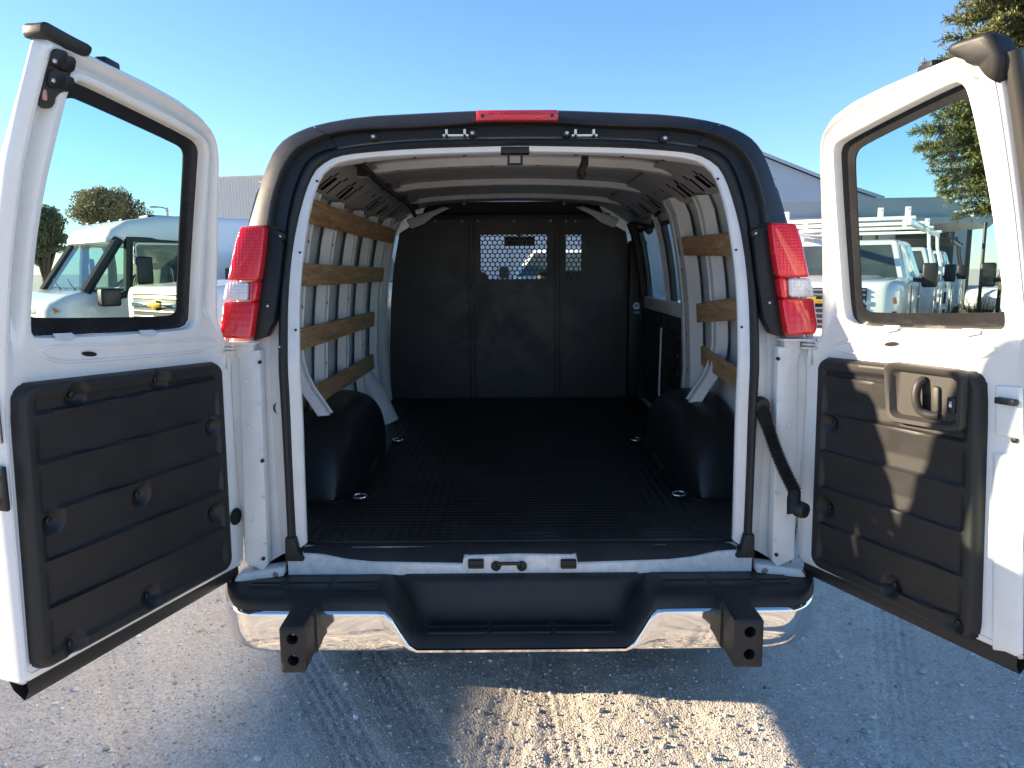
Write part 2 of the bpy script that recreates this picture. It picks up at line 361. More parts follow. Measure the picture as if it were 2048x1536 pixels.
T_ = [rear(*p) for p in [(547, 452), (555, 395), (573, 340), (595, 306), (622, 289), (664, 272), (723, 263), (821, 260), (886, 256), (958, 250)]]
def full(half, n=61):
    h = [tuple(p) for p in half]
    if abs(h[-1][0]) > 1e-6: h.append((0., h[-1][1] + .001))
    h = resample(smooth_line(h, 1), n)
    return np.r_[h, np.c_[-h[-2::-1, 0], h[-2::-1, 1]]]
def ring3(xz, dy, grow=0):
    return [(x * (1 + grow), yj(z) + dy, z + grow * .5 * max(0, z - 1.9)) for x, z in xz]
fO, fS, fSI, fFI = full(O_), full(S_), full(SI_), full(FI_)
def blend(a, b, t): return a * (1 - t) + b * t
# rear jamb between the outer skin and the door seal
B().loft([ring3(fO, .05), ring3(fO, .012), ring3(blend(fO, fS, .06), .0), ring3(blend(fO, fS, .40), .004), ring3(blend(fO, fS, .46), .03), ring3(blend(fO, fS, .75), .034), ring3(fS, .012)], closed=False).obj('rear_jamb', 'jamb_paint', van, ang=30)
# seal
B().loft([ring3(fS, .014), ring3(blend(fS, fSI, .08), -.012), ring3(blend(fS, fSI, .35), -.024), ring3(blend(fS, fSI, .65), -.024), ring3(blend(fS, fSI, .92), -.012), ring3(fSI, .012)], closed=False).obj('weather_strip', 'rubber', van, ang=60)
for sg in (-1, 1):   # moulded foot of the seal
    p = [(.575, 1117), ]
    q = [rear(575, 1117), rear(612, 1117), rear(600, 1094), rear(594, 1070), rear(574, 1070)]
    q = [(sg * abs(x), z) for x, z in q]
    B().prism([(x, yj(z) - .03, z) for x, z in q], (0, .045, 0)).obj('seal_foot', 'rubber', van, bevel=.006)
# inner flange
B().loft([ring3(fSI, .012), ring3(fSI, -.002), ring3(blend(fSI, fFI, .85), .004), ring3(fFI, .010), ring3(fFI, .022)], closed=False).obj('door_flange', 'jamb_paint', van, ang=35)
for sg in (-1, 1):
    for px, py in ((600, 505), (591, 660), (634, 362)):
        x, z = rear(px, py); B().lathe((sg * abs(x), yj(z) - .0015, z), (0, 1, 0), [(.004, 0), (.004, .01)], 10).obj('flange_hole', 'plug_black', van)

# outer skin: rows along the van; window cells of the sliding-door side are left open
prof = [(-.90, .50), (-.925, .62), (-.945, .8), (-.965, 1.1), (-.95, 1.42), (-.93, 1.6), (-.905, 1.75), (-.875, 1.88), (-.82, 1.995), (-.775, 2.045), (-.725, 2.076), (-.65, 2.098), (-.51, 2.118), (-.32, 2.130), (-.123, 2.136), (0, 2.137)]
profF = prof + [(-x, z) for x, z in prof[-2::-1]]
rowsY = [.0, .04, .3, .65, 1.0, 1.3, 1.5, 1.92, 2.05, 2.70, 3.05, 3.85, 4.0, 4.25]
WINROW = {6, 8}; CABROW = {10}
def sk(inset, y, i):
    x, z = profF[i]; k = 1 - inset / .95
    yy = yj(z) + .05 + y if y < .5 else YJ + .1 + y
    return (x * k, yy, z - (inset if z > 1.9 else 0) if z > .5 else z)
def skin(inset, name, m, cells_open=True, i0=0, i1=len(profF) - 1, r1=len(rowsY) - 1):
    b = B(); V = [[b.v(sk(inset, y, i)) for i in range(i0, i1 + 1)] for y in rowsY[:r1 + 1]]
    n = len(profF) - 1
    for r in range(r1):
        for i in range(i0, i1):
            mi = min(i, n - 1 - i)
            side_right = i > n / 2
            if mi in (4, 5, 6) and ((r in WINROW and side_right) or r in CABROW): continue
            b.face([V[r][i - i0], V[r][i + 1 - i0], V[r + 1][i + 1 - i0], V[r + 1][i - i0]])
    return b.obj(name, m, van, ang=35)
skin(0, 'body_shell', 'white_paint')
skin(.022, 'inner_wall', 'inner_paint', i0=1, i1=8, r1=10)
skin(.022, 'inner_wall', 'inner_paint', i0=len(profF) - 9, i1=len(profF) - 2, r1=10)
skin(.03, 'roof_panel', 'roof_liner_metal', i0=8, i1=len(profF) - 9, r1=10)
nP = len(profF) - 1
for r in sorted(WINROW) + [10]:
    for side in ((1,) if r != 10 else (-1, 1)):
        ids = [nP - 4, nP - 5, nP - 6, nP - 7] if side > 0 else [4, 5, 6, 7]
        B().loft([[sk(.008, rowsY[r] - .01, i) for i in ids], [sk(.008, rowsY[r + 1] + .01, i) for i in ids]], closed=False).obj('side_window', 'van_glass', van)
        if side > 0 and r != 10:   # black rubber round the pane
            fr = [sk(.026, rowsY[r], ids[0]), sk(.026, rowsY[r], ids[1]), sk(.026, rowsY[r], ids[2]), sk(.026, rowsY[r], ids[3]), sk(.026, rowsY[r + 1], ids[3]), sk(.026, rowsY[r + 1], ids[2]), sk(.026, rowsY[r + 1], ids[1]), sk(.026, rowsY[r + 1], ids[0])]
            B().tube(fr + fr[:1], .014, 6).obj('window_rubber', 'rubber', van)
# nose of the van: cowl, hood, grille face
yF = YJ + .1 + 4.25
hood = []
for y, wd, z0, z1 in ((yF - .35, .93, .42, 1.36), (yF + .1, .93, .42, 1.32), (yF + .5, .92, .42, 1.22), (yF + .85, .88, .45, 1.10), (yF + .95, .82, .5, .98)):
    hood.append([(x, y, z) for x, z in rrect(-wd, wd, z0, z1, .12, 4)])
B().loft(hood).obj('hood', 'white_paint', van, ang=45)
# windshield, pillars, dash, mirror, seats
wb, wt = yF + .12, yF - .52
b = B(); b.poly([(-.80, wb, 1.34), (.80, wb, 1.34), (.70, wt, 2.03), (-.70, wt, 2.03)]); b.obj('windshield', 'clear_glass', van)
for sg in (-1, 1):
    B().tube([(sg * .86, wb + .02, 1.32), (sg * .74, wt, 2.04)], .05, 8).obj('windshield_pillar', 'inner_paint', van)
b = B(); b.box((0, wt, 2.05), (1.5, .12, .07)); b.obj('windshield_header', 'inner_paint', van, bevel=.01)
b = B(); b.box((0, yF - .25, 1.2), (1.7, .5, .3)); b.obj('dashboard', 'panel_plastic', van, bevel=.05, seg=3)
b = B(); b.box((.06, wt + .12, 1.855), (.25, .03, .075)); b.tube([(.06, wt + .13, 1.87), (.06, wt + .06, 2.03)], .012); b.obj('rear_view_mirror', 'plug_black', van, bevel=.01)
B().lathe((-.42, yF - .62, 1.32), (0, -.8, .6), [(.18, -.012), (.2, 0), (.18, .012), (.165, 0), (.18, -.012)], 24).obj('steering_wheel', 'plug_black', van)
for sx_ in (-.42, .42):
    seat = B(); seat.box((sx_, YJ + 3.65, .98), (.5, .5, .2)); o = seat.obj('seat', 'truck_interior', van, bevel=.05, seg=3)
    b = B(); b.box((sx_, YJ + 3.38, 1.30), (.48, .16, .62), Matrix.Rotation(R(-8), 3, 'X')); b.obj('backrest', 'truck_interior', o, bevel=.05, seg=3)
b = B(); b.box((0, YJ + 2.0, .545), (1.78, 3.95, .09)); b.obj('floor_pan', 'dark_steel', van)
for sg in (-1, 1):
    b = B(); b.box((sg * .42, YJ + 2.35, .45), (.09, 4.1, .12)); b.obj('frame_rail', 'dark_steel', van)
b = B(); b.tube([(-.8, 3.55, .38), (.8, 3.55, .38)], .05); b.lathe((0, 3.40, .38), (0, 1, 0), [(.05, 0), (.15, .06), (.15, .22), (.05, .3)], 16); b.obj('rear_axle', 'dark_steel', van)
b = B(); b.tube([(.5, 4.9, .40), (.52, 3.1, .40), (.56, 2.75, .36)], .035); b.obj('exhaust_pipe', 'dark_steel', van)
def wheel(parent, c, ax, r=.385, wd=.25, hub='alloy'):
    ax = Vector(ax).normalized(); rr = r * .62
    t = B().lathe(c, ax, [(rr, -wd / 2), (r - .03, -wd / 2), (r, -wd / 2 + .04), (r, wd / 2 - .04), (r - .03, wd / 2), (rr, wd / 2), (rr, -wd / 2)], 36)
    wo = t.obj('wheel', 'tyre', parent)
    h = B().lathe(c, ax, [(.02, wd / 2 - .05), (rr * .35, wd / 2 - .03), (rr * .4, wd / 2 - .07), (rr * .85, wd / 2 - .06), (rr * .9, wd / 2 - .01), (rr * 1.0, wd / 2), (rr * 1.0, -wd / 2)], 30)
    h.obj('rim', hub, wo)
    return wo
for sg in (-1, 1):
    b = B(); b.loft([[(sg * x, y, z) for y, z in ((2.945, .10), (3.23, .10), (3.20, .30), (3.17, .58), (2.96, .58))] for x in (.64, .92)]); b.obj('wheel_shade_block', 'rubber', van)  # added block behind the tyre, shaped to shade the ground under the van
    for y in (3.56, 6.95): wheel(van, (sg * .79, y, .385), (sg, 0, 0))

# ---------------- black roof trim and corner trim
fT_half = resample(smooth_line(T_ + [(0, T_[-1][1] + .003)], 1), 41)
oi = [k for k, p in enumerate(O_) if p[1] > 1.76][0]
fO_half = resample(smooth_line(O_[oi:], 1), 41)
SS = [(np.interp(1.735, [q[1] for q in S_], [q[0] for q in S_]), 1.735)] + [p for p in S_ if p[1] > 1.74]; fSh = resample(smooth_line(SS + [(0, SS[-1][1])], 2), 41)
def trim(i0, i1, name):
    rings = []
    def r(h, dy, dx=0): return [(x - dx * (1 if x < -.3 else abs(x) / .3), yj(z) + dy, z + dx * (z > 2.0)) for x, z in h[i0:i1]]
    rings = [r(fO_half, .22, .004), r(fO_half, .03, .006), r(fO_half, .004, .005), r(blend(fO_half, fT_half, .12), -.028), r(blend(fO_half, fT_half, .9), -.046), r(fT_half, -.04), r(blend(fT_half, fSh, .12), -.004), r(blend(fT_half, fSh, .82), -.002), r(fSh, .012)]
    return rings
def mirror(rings): return [[(-x, y, z) for x, y, z in r] for r in rings]
cut = 15
ra = trim(0, cut + 1, ''); B().loft(ra, closed=False).obj('corner_trim', 'black_trim', van, ang=50); B().loft(mirror(ra), closed=False).obj('corner_trim', 'black_trim', van, ang=50)
rb = trim(cut, 41, ''); rb = [[(x * .996, y - .003, z) for x, y, z in r] for r in rb]; full_r = [r + [(-x, y, z) for x, y, z in r[-2::-1]] for r in rb]
B().loft(full_r[:6], closed=False).obj('roof_trim', 'black_trim', van, ang=50)
B().loft([full_r[5], full_r[6], [(x, y + .004, z) for x, y, z in full_r[7]]], closed=False).obj('roof_trim_recess', 'plug_black', van, ang=50)
for px, py in ((748, 274), (945, 267), (1133, 267), (1328, 277)):
    x, z = rear(px, py); b = B(); b.lathe((x, yj(z) - .015, z), (0, 1, 0), [(.011, 0), (.016, .004), (.016, .05)], 12); o = b.obj('trim_bolt', 'plug_black', van)
    B().lathe((x, yj(z) - .021, z), (0, 1, 0), [(.002, 0), (.006, .002), (.006, .01)], 10).obj('bolt_head', 'steel', o)
for px in (912, 1168):
    b = B(); x, z = rear(px, 268)
    for dx in (-.03, .03): b.box((x + dx, yj(z) + .0, z), (.008, .05, .022))
    b.box((x, yj(z) + .0, z - .008), (.085, .05, .006)); b.obj('hinge_bracket', 'jamb_paint', van)
# third brake lamp
x0, z0 = rear(959, 240); x1, z1 = rear(1118, 222)
z0, z1 = at_y(1038, 241, yj(2.1) - .07)[2], at_y(1038, 222, yj(2.1) - .07)[2]
b = B(); b.box((0, yj(2.1) - .052, (z0 + z1) / 2 + .002), (x1 - x0, .04, abs(z1 - z0) + .004)); bl = b.obj('brake_lamp', 'brake_red', van, bevel=.006)
for dx in (-.113, .113):
    B().lathe((dx, yj(2.1) - .0735, (z0 + z1) / 2), (0, 1, 0), [(.003, 0), (.006, .001), (.006, .006)], 10).obj('screw', 'dark_steel', bl)
b = B(); b.box((0, yj(2.1) - .0725, (z0 + z1) / 2 - .001), (.165, .005, .019)); b.obj('lens', 'lens_red', bl, bevel=.002)

# ---------------- tail lamps
def tail(sg):
    def W(px, py, d):
        x, z = rear(px, py); return (sg * abs(x), yj(z) + d, z)
    hs = B(); hs.prism([W(*p, -.045) for p in ((543, 456), (566, 462), (573, 488), (566, 560), (556, 640), (541, 672), (515, 680))], (0, .06, 0)); ho = hs.obj('tail_lamp', 'plug_black', van, bevel=.006)
    def lobe(pts, name, m, dep=-.085, bev=.010): 
        b = B(); b.prism([W(*p, dep) for p in pts], (0, .07, 0)); return b.obj(name, m, ho, bevel=bev, seg=3)
    lobe([(497, 456), (546, 454), (541, 505), (533, 560), (472, 561), (479, 526), (486, 490)], 'lens_upper', 'lens_red')
    lobe([(471, 563), (514, 563), (513, 599), (464, 600), (467, 580)], 'lens_reverse', 'lens_clear', -.087)
    lobe([(516, 562), (533, 561), (527, 602), (515, 602)], 'lens_side', 'lens_red_smooth')
    lobe([(464, 602), (527, 602), (518, 674), (463, 672), (458, 655)], 'lens_lower', 'lens_red_smooth')
    for px, py in ((567, 474), (543, 611)):
        x, y, z = W(px, py, -.03); l = B().lathe((x, y, z), (0, 1, 0), [(.014, -.012), (.018, -.004), (.018, .04)], 14).obj('lug', 'plug_black', ho)
        B().lathe((x, y - .014, z), (0, 1, 0), [(.003, 0), (.006, .003), (.006, .01)], 8).obj('lug_screw', 'steel', ho)
for sg in (-1, 1): tail(sg)

# ---------------- hinge-side pillar pieces
for sg in (-1, 1):
    def W(px, py, d):
        x, z = rear(px, py); return (sg * abs(x), yj(z) + d, z)
    b = B(); b.prism([W(481, 703, -.02), W(525, 698, -.03), W(541, 1122, -.03), W(531, 1136, -.03), W(500, 1120, -.03), W(494, 1120, -.02)], (0, .05, 0)); ph = b.obj('hinge_pillar_cover', 'jamb_paint', van, bevel=.008)
    b = B()
    for k in range(8):
        x, y, z = W(500 + k * 2.0 + (k % 2) * 22, 760 + k * 46, -.037); b.lathe((x, y + .004, z), (0, -1, 0), [(.005, 0), (.004, .003), (.001, .004)], 8)
    tag(b.obj('rivet', 'jamb_paint', ph), kind='stuff')
    for px, py in ((526, 722), (531, 917), (533, 1110)):
        x, y, z = W(px, py, -.036); B().lathe((x, y, z), (0, 1, 0), [(.006, 0), (.006, .01)], 8).obj('slot', 'plug_black', ph)
    b = B(); x, y, z = W(461, 692, 0)
    for k in range(3): b.lathe((x, y - .03, z - .006 + k * .011 - .012), (0, 0, 1), [(.02, 0), (.03 - .003 * k, .002), (.03 - .003 * k, .006), (.02, .008)], 18)
    b.box((x - sg * .04, y - .02, z + .012), (.11, .07, .008)); b.box((x - sg * .055, y - .0, z - .012), (.05, .05, .045)); b.tube([(x, y - .03, z - .07), (x, y - .03, z + .03)], .008); b.obj('door_hinge', 'hinge_metal', van, bevel=.0015)
    b = B(); b.prism([W(487, 1137, -.045), W(572, 1128, -.03), W(572, 1146, -.03), W(500, 1152, -.05), W(480, 1149, -.06)], (0, .06, 0)); lh = b.obj('lower_hinge', 'hinge_metal', van, bevel=.004)
    x, y, z = W(556, 1141, -.036); B().lathe((x, y, z), (0, 1, 0), [(.009, 0), (.012, .004), (.012, .012)], 12).obj('hinge_bolt', 'steel', lh)
x, z = rear(555, 819); b = B(); b.lathe((x, yj(z) - .004 + .03, z), (0, 1, 0), [(.014, .003), (.016, 0), (.021, -.003), (.022, .006)], 22); b.obj('drain_plug', 'plug_black', van)
# cable conduit between body and right door
cp = [rear(1522, 812), rear(1526, 850), rear(1543, 910), rear(1567, 965)]
P3 = [(cp[0][0], 2.45, cp[0][1]), (cp[1][0], 2.40, cp[1][1]), (cp[2][0], 2.375, cp[2][1]), (cp[3][0], 2.35, cp[3][1])]
P3 = resample(smooth_line(P3, 3), 76); rad = [.0195 + .0035 * (1 if k % 2 else -1) for k in range(76)]
co = B().tube(P3, rad, 14).obj('cable_conduit', 'rubber', van, ang=25)
b = B(); e = P3[-1]; q = at_y(1583, 1018, 2.31); b.tube([e, (e + q) / 2 + np.array([.0, -.005, 0]), q, q + np.array([.035, .01, .004])], [.019, .021, .022, .020], 14); b.lathe(q + np.array([.03, -.012, 0]), (.6, -.8, 0), [(.0, -.02), (.024, -.02), (.026, 0), (.022, .012), (.0, .014)], 18); b.obj('conduit_elbow', 'rubber', co, ang=40)
b = B(); q = P3[0]; b.lathe(q + np.array([0, .0, 0]), (0, -1, 0), [(.03, -.03), (.03, .0), (.024, .018), (.0, .02)], 18); b.obj('conduit_grommet', 'rubber', co, ang=40)

# ---------------- sill and bumper
def sillx(px): return at_y(px, 1120, YJ)[0]
top = [rear(*p) for p in [(576, 1112), (605, 1105), (640, 1107), (690, 1117), (740, 1122), (925, 1125), (928, 1113), (934, 1109), (1038, 1106)]]
top = [(x, z) for x, z in top]; topF = top + [(-x, z) for x, z in top[-2::-1]]
botF = [(x, .595) for x, z in topF]
B().loft([[(x, YJ + .05, z + .008) for x, z in topF], [(x, YJ + .004, z + .002) for x, z in topF], [(x, YJ - .006, z - .006) for x, z in topF], [(x, YJ - .004, .60) for x, z in botF]], closed=False).obj('sill', 'sill_paint', van, ang=50)
for px, w2 in ((952, .052), (1137, .052)):
    x = at_y(px, 1127, YJ - .01)[0]; z = at_y(px, 1127, YJ - .01)[2]
    b = B(); b.box((x, YJ - .012, z), (w2, .022, .030)); o = b.obj('door_stop', 'plug_black', van, bevel=.004)
    b = B(); 
    for k in (-1, 0, 1): b.box((x + k * .015, YJ - .0245, z - .008), (.011, .004, .006))
    b.obj('stop_rib', 'dark_steel', o)
q0, q1 = at_y(992, 1137, YJ - .02), at_y(1044, 1137, YJ - .02)
b = B(); zt = at_y(1018, 1124, YJ - .02)[2]
b.tube(smooth_line([(q0[0] + .006, YJ - .006, q0[2] + .003), (q0[0] + .006, YJ - .03, zt - .004), (q0[0] + .012, YJ - .034, zt), (q1[0] - .012, YJ - .034, zt), (q1[0] - .006, YJ - .03, zt - .004), (q1[0] - .006, YJ - .006, q1[2] + .003)], 1), .0062, 10)
so_ = b.obj('striker', 'dark_steel', van)
for q in (q0, q1): B().lathe((q[0], YJ - .014, q[2] + .004), (0, 1, 0), [(.012, 0), (.017, .003), (.017, .012)], 14).obj('striker_base', 'plug_black', so_)
# black scuff plate between mat and sill
sc_top = [(x, z) for x, z in topF]
B().loft([[(x * .985, YJ + .075, .702) for x, z in sc_top], [(x * .985, YJ + .045, .703 if abs(x) > .2 else .706) for x, z in sc_top], [(x * .985, YJ + .006, z + .006) for x, z in sc_top], [(x * .985, YJ - .001, z - .001) for x, z in sc_top]], closed=False).obj('scuff_plate', 'step_plastic', van, ang=60)

def bump_sec(x):
    """bumper outline over x: rear-most y of the pad and chrome"""
    a = abs(x) / .985
    return 2.252 + .19 * max(0, (a - .83) / .17) ** 2.6 + .012 * a * a
bxs = np.r_[-.985 + .485 * np.linspace(0, 1, 34) ** 1.6, np.linspace(-.47, .47, 40), .985 - .485 * np.linspace(1, 0, 34) ** 1.6]
def stepf(x):  # 1 at the sides, 0 in the low middle step
    return float(np.clip((abs(x) - .325) / (.43 - .325), 0, 1))
def sm(t): return t * t * (3 - 2 * t)
rings = []
for x in bxs:
    t = sm(stepf(x)); yb = bump_sec(x); tb = min(1, max(0, (abs(x) - .91) / .07)); ztop = .622 - .012 * tb
    y_in = 2.47
    zl = .478 + (.622 - .478) * t - .006                         # height of the rear lip of the pad
    ztr = .486 + (ztop - .486) * t                               # tread height behind the lip
    ymid = 2.40 + .05 * t
    ring = [(x, y_in, ztop), (x, 2.445, ztop), (x, ymid + .012, ztop - .004), (x, ymid, ztop - .014 * (1 - t) - .002), (x, ymid - .006, ztr + .008 * (1 - t)), (x, ymid - .016, ztr),
            (x, (ymid + yb) / 2, ztr - .002), (x, yb + .035, ztr - .003), (x, yb + .012, zl - .001), (x, yb, zl - .014), (x, yb - .002, zl - .034 * t - .016 * (1 - t))]
    rings.append(ring)
bumper = B(); bumper.loft(rings, closed=False); bo = bumper.obj('bumper', 'step_plastic', van, ang=45)
rings = []
for x in bxs:
    t = sm(stepf(x)); yb = bump_sec(x); zl = .478 + (.622 - .478) * t - .006 - .034 * t - .016 * (1 - t); tb = min(1, max(0, (abs(x) - .80) / .125)); z0 = .440 + .022 * tb
    rings.append([(x, yb + .01, zl + .012), (x, yb + .004, zl), (x, yb - .006, zl - .004), (x, yb - .008, zl - .012 * t - .003), (x, yb - .008 + .002 * t, (zl + z0) / 2 - .002), (x, yb - .002, z0 + .012), (x, yb + .010, z0 + .002), (x, yb + .03, z0)])
B().loft(rings, closed=False).obj('chrome_face', 'chrome', bo, ang=60)
def pad(nm, x0, x1, y0, y1, z, skew=0):
    P = rrect(x0, x1, y0, y1, .007, 3); B().loft([[(x + skew * (y - y0), y, z) for x, y in P], [(x * 1 + skew * (y - y0), y, z + .006) for x, y in P]]).obj(nm, 'bezel_plastic', bo, bevel=.0012, seg=1)
    P2 = rrect(x0 + .005, x1 - .005, y0 + .004, y1 - .004, .005, 3); B().loft([[(x + skew * (y - y0), y, zz) for x, y in P2] for zz in (z + .004, z + .0075)]).obj('grip_strip', 'arch_plastic', bo)
for cx0, cx1, sk_ in ((-.30, -.11, .35), (-.095, .095, 0), (.11, .30, -.35)):
    for y0, y1 in ((2.292, 2.328), (2.336, 2.372)): pad('tread_pad', cx0, cx1, y0, y1, .4815, sk_)
for sg in (-1, 1):
    for x0, x1 in ((.46, .60), (.615, .755), (.77, .87)):
        for y0, y1 in ((2.325, 2.365), (2.373, 2.42)):
            if x1 > .85 and y0 < 2.35: y0 += .02
            pad('top_pad', min(sg * x0, sg * x1), max(sg * x0, sg * x1), y0, y1, .6175)
for px0, px1, py0, py1, lab in ((557, 611, 1255, 1347, 0), (1437 + 34, 1525, 1240, 1336, 1)):
    c0, c1 = at_y(px0, py0, 2.07), at_y(px1, py1, 2.07); x0, x1 = c0[0], c1[0]; z0, z1 = c1[2], c0[2]
    g = B()
    secs = [(2.07, .006, z0, z1 - .002), (2.0755, 0, z0, z1 - .001), (2.10, 0, z0, z1), (2.195, 0, z0 + .004, z1), (2.1955, -.006, z0 + .004, z1 - .006), (2.262, -.006, z0 + .008, z1 - .006)]
    rg = [[g.v((x, y, z)) for x, z in rrect(x0 + i_, x1 - i_, za + i_, zb - i_, .007, 3)] for y, i_, za, zb in secs]; nr = len(rg[0])
    for a_, b_ in zip(rg, rg[1:]):
        for i in range(nr): g.face([a_[i], a_[(i + 1) % nr], b_[(i + 1) % nr], b_[i]])
    es = [g.bm.edges.get((rg[0][i], rg[0][(i + 1) % nr])) for i in range(nr)]
    for k in (.28, .74):
        zc = z0 + (z1 - z0) * (1 - k) + .004; xc = (x0 + x1) / 2 + .002
        L = [g.v((xc + .0165 * math.cos(t), 2.07, zc + .0165 * math.sin(t))) for t in np.linspace(0, 2 * math.pi, 20, endpoint=False)]
        es += [g.bm.edges.new((L[i], L[(i + 1) % 20])) for i in range(20)]
    bmesh.ops.triangle_fill(g.bm, edges=es, use_beauty=True, use_dissolve=False)
    go_ = g.obj('bumper_guard', 'rubber', bo)
    for k in (.28, .74):
        zc = z0 + (z1 - z0) * (1 - k) + .004; xc = (x0 + x1) / 2 + .002
        B().loft([[(xc + .0165 * r_ * math.cos(t), y, zc + .0165 * r_ * math.sin(t)) for t in np.linspace(0, 2 * math.pi, 20, endpoint=False)] for r_, y in ((1.05, 2.0705), (1, 2.069), (.95, 2.0712), (.93, 2.115), (.02, 2.116))], caps=False).obj('bolt_well', 'rubber', go_)
        B().lathe((xc - .004, 2.1, zc + .004), (0, 1, 0), [(.001, -.004), (.006, -.004), (.0075, 0), (.0075, .003)], 6).obj('guard_bolt', 'steel', go_)

# ---------------- cargo bay
YP = 5.5
def wallx(z):
    zz = [p[1] for p in prof[:12]]; xx = [p[0] for p in prof[:12]]
    return float(np.interp(z, zz, xx))
mp = [(-.80, 2.515), (.80, 2.515), (.875, 2.62), (.90, 2.98), (.90, YP), (-.90, YP), (-.90, 2.98), (-.875, 2.62)]
B().prism([(x, y, .701) for x, y in mp], (0, 0, .009)).obj('floor_mat', 'rubber_mat', van, bevel=.003)
fl = [(-.80, YJ + .04), (.80, YJ + .04), (.90, 2.9), (.905, YP), (-.905, YP), (-.90, 2.9)]
B().prism([(x, y, .68) for x, y in fl], (0, 0, .0195)).obj('cargo_floor', 'inner_paint', van)
def arch(sg):
    b = B(); y0, y1, h = 2.975, 4.16, .335; rings = []
    for k in range(33):
        y = y0 + (y1 - y0) * k / 32; t = abs(2 * (y - (y0 + y1) / 2) / (y1 - y0)); hz = .012 + h * max(0, 1 - t ** 3.0) ** .55
        wi = .245 * (1 - .28 * t ** 4) ; xo = .915; ring = [(xo, y, .70)]
        for j in range(13):
            a = math.pi / 2 * j / 12; e = .55
            ring.append((xo - wi * math.sin(a) ** e, y, .70 + hz * math.cos(a) ** e if j < 12 else .70))
        rings.append([(sg * x, yy, z) for x, yy, z in ring])
    b.loft(rings); return b.obj('wheel_arch_cover', 'arch_plastic', van, ang=50)
for sg in (-1, 1):
    a = arch(sg)
    b = B(); P = rrect(.655, .93, 2.955, 4.18, .10, 5); b.prism([(sg * x, y, .7105) for x, y in P], (0, 0, .004)); b.obj('arch_flange', 'arch_plastic', a)
# ribs of the side walls: hat sections following the wall
def hat(sg, y, wd, z0, z1, depth=.05, foot=.03, name='wall_rib', m='inner_paint', bend=None, n=16):
    rings = []
    for k in range(n + 1):
        z = z0 + (z1 - z0) * k / n; xw = abs(wallx(z)) - .024; d = depth; dy = 0
        if bend: dd, dy = bend(z); xw -= dd
        rings.append([(sg * q[0], q[1] + dy, z) for q in ((xw - .016, y - wd / 2 - .012), (xw - .018, y - wd / 2 - .002), (xw - d, y - wd / 2 + .014), (xw - d - .003, y - wd * .2), (xw - d + .004, y - wd * .16), (xw - d + .004, y + wd * .16), (xw - d - .003, y + wd * .2), (xw - d, y + wd / 2 - .014), (xw - .006, y + wd / 2), (xw, y + wd / 2 + foot))])
    o = B().loft(rings, closed=False).obj(name, m, van, ang=30)
    return o
def low_bend(z):  # rear-most rib kicks in over the wheel arch
    t = max(0., min(1., (1.30 - z) / .25)); return (.10 * t * t, .06 * t)
for k, y in enumerate((3.12, 3.55, 4.03, 4.47)):
    o = hat(-1, y, .105, 1.03 if k == 0 else (.98 if k == 1 else .72), 1.925, .055, bend=low_bend if k == 0 else None)
    b = B()
    for z in (1.2, 1.48, 1.74): xw = abs(wallx(z)) - .024; b.lathe((-(xw - .052), y, z), (1, 0, 0), [(.007, 0), (.007, .004), (.001, .005)], 8)
    b.obj('rib_hole', 'plug_black', o)
hat(-1, 4.98, .16, .72, 1.95, .06); hat(-1, 5.35, .12, .72, 1.95, .05)
o = hat(1, 3.38, .12, 1.03, 1.93, .06, bend=low_bend)
hat(1, 2.86, .10, .75, 1.95, .05); hat(-1, 2.80, .10, .75, 1.95, .05)
# broad pillar in front of the right wheel arch, and the narrow ones between the side-door panes
o = hat(1, 3.86, .21, .74, 1.96, .075); b = B()
for z in (.95, 1.12, 1.3, 1.62): b.lathe((abs(wallx(z)) - .024 - .076, 3.83, z), (-1, 0, 0), [(.006, 0), (.006, .003), (.001, .004)], 8)
b.obj('rib_hole', 'plug_black', o)
hat(1, 4.53, .09, 1.38, 1.93, .03, name='window_pillar'); hat(1, 4.05, .05, 1.38, 1.93, .04, name='window_pillar'); hat(1, 5.32, .12, .74, 1.93, .05, m='plug_black')
# white skirting panels under the panes of the right side door, black door cards
b = B(); b.box((.905, 4.68, 1.40), (.03, 1.25, .08)); b.obj('window_ledge', 'inner_paint', van, bevel=.008)
for y0, y1 in ((4.06, 4.50), (4.55, 5.24)):
    b = B(); b.box((.905, (y0 + y1) / 2, 1.06), (.06, y1 - y0, .60)); dc = b.obj('side_door_card', 'panel_plastic', van, bevel=.02, seg=3)
    b = B()
    for k in range(5): b.box((.872, (y0 + y1) / 2, .86 + k * .1), (.012, (y1 - y0) * .86, .03))
    b.obj('card_rib', 'panel_plastic', dc, bevel=.004)
b = B(); b.tube(smooth_line([(.868, 4.53, 1.28), (.86, 4.515, 1.0), (.855, 4.49, .78)], 2), .006, 6); b.obj('door_edge_seal', 'inner_paint', van)
# fuel-filler cover on the left
b = B(); A0, A1 = np.array([-.935, 4.62, 1.02]), np.array([-.80, 4.62, .70]); b.tube([A0, A0 * .5 + A1 * .5 + np.array([.01, 0, .02]), A1], [.055, .075, .095], 18); b.obj('filler_neck_cover', 'inner_paint', van, ang=60)
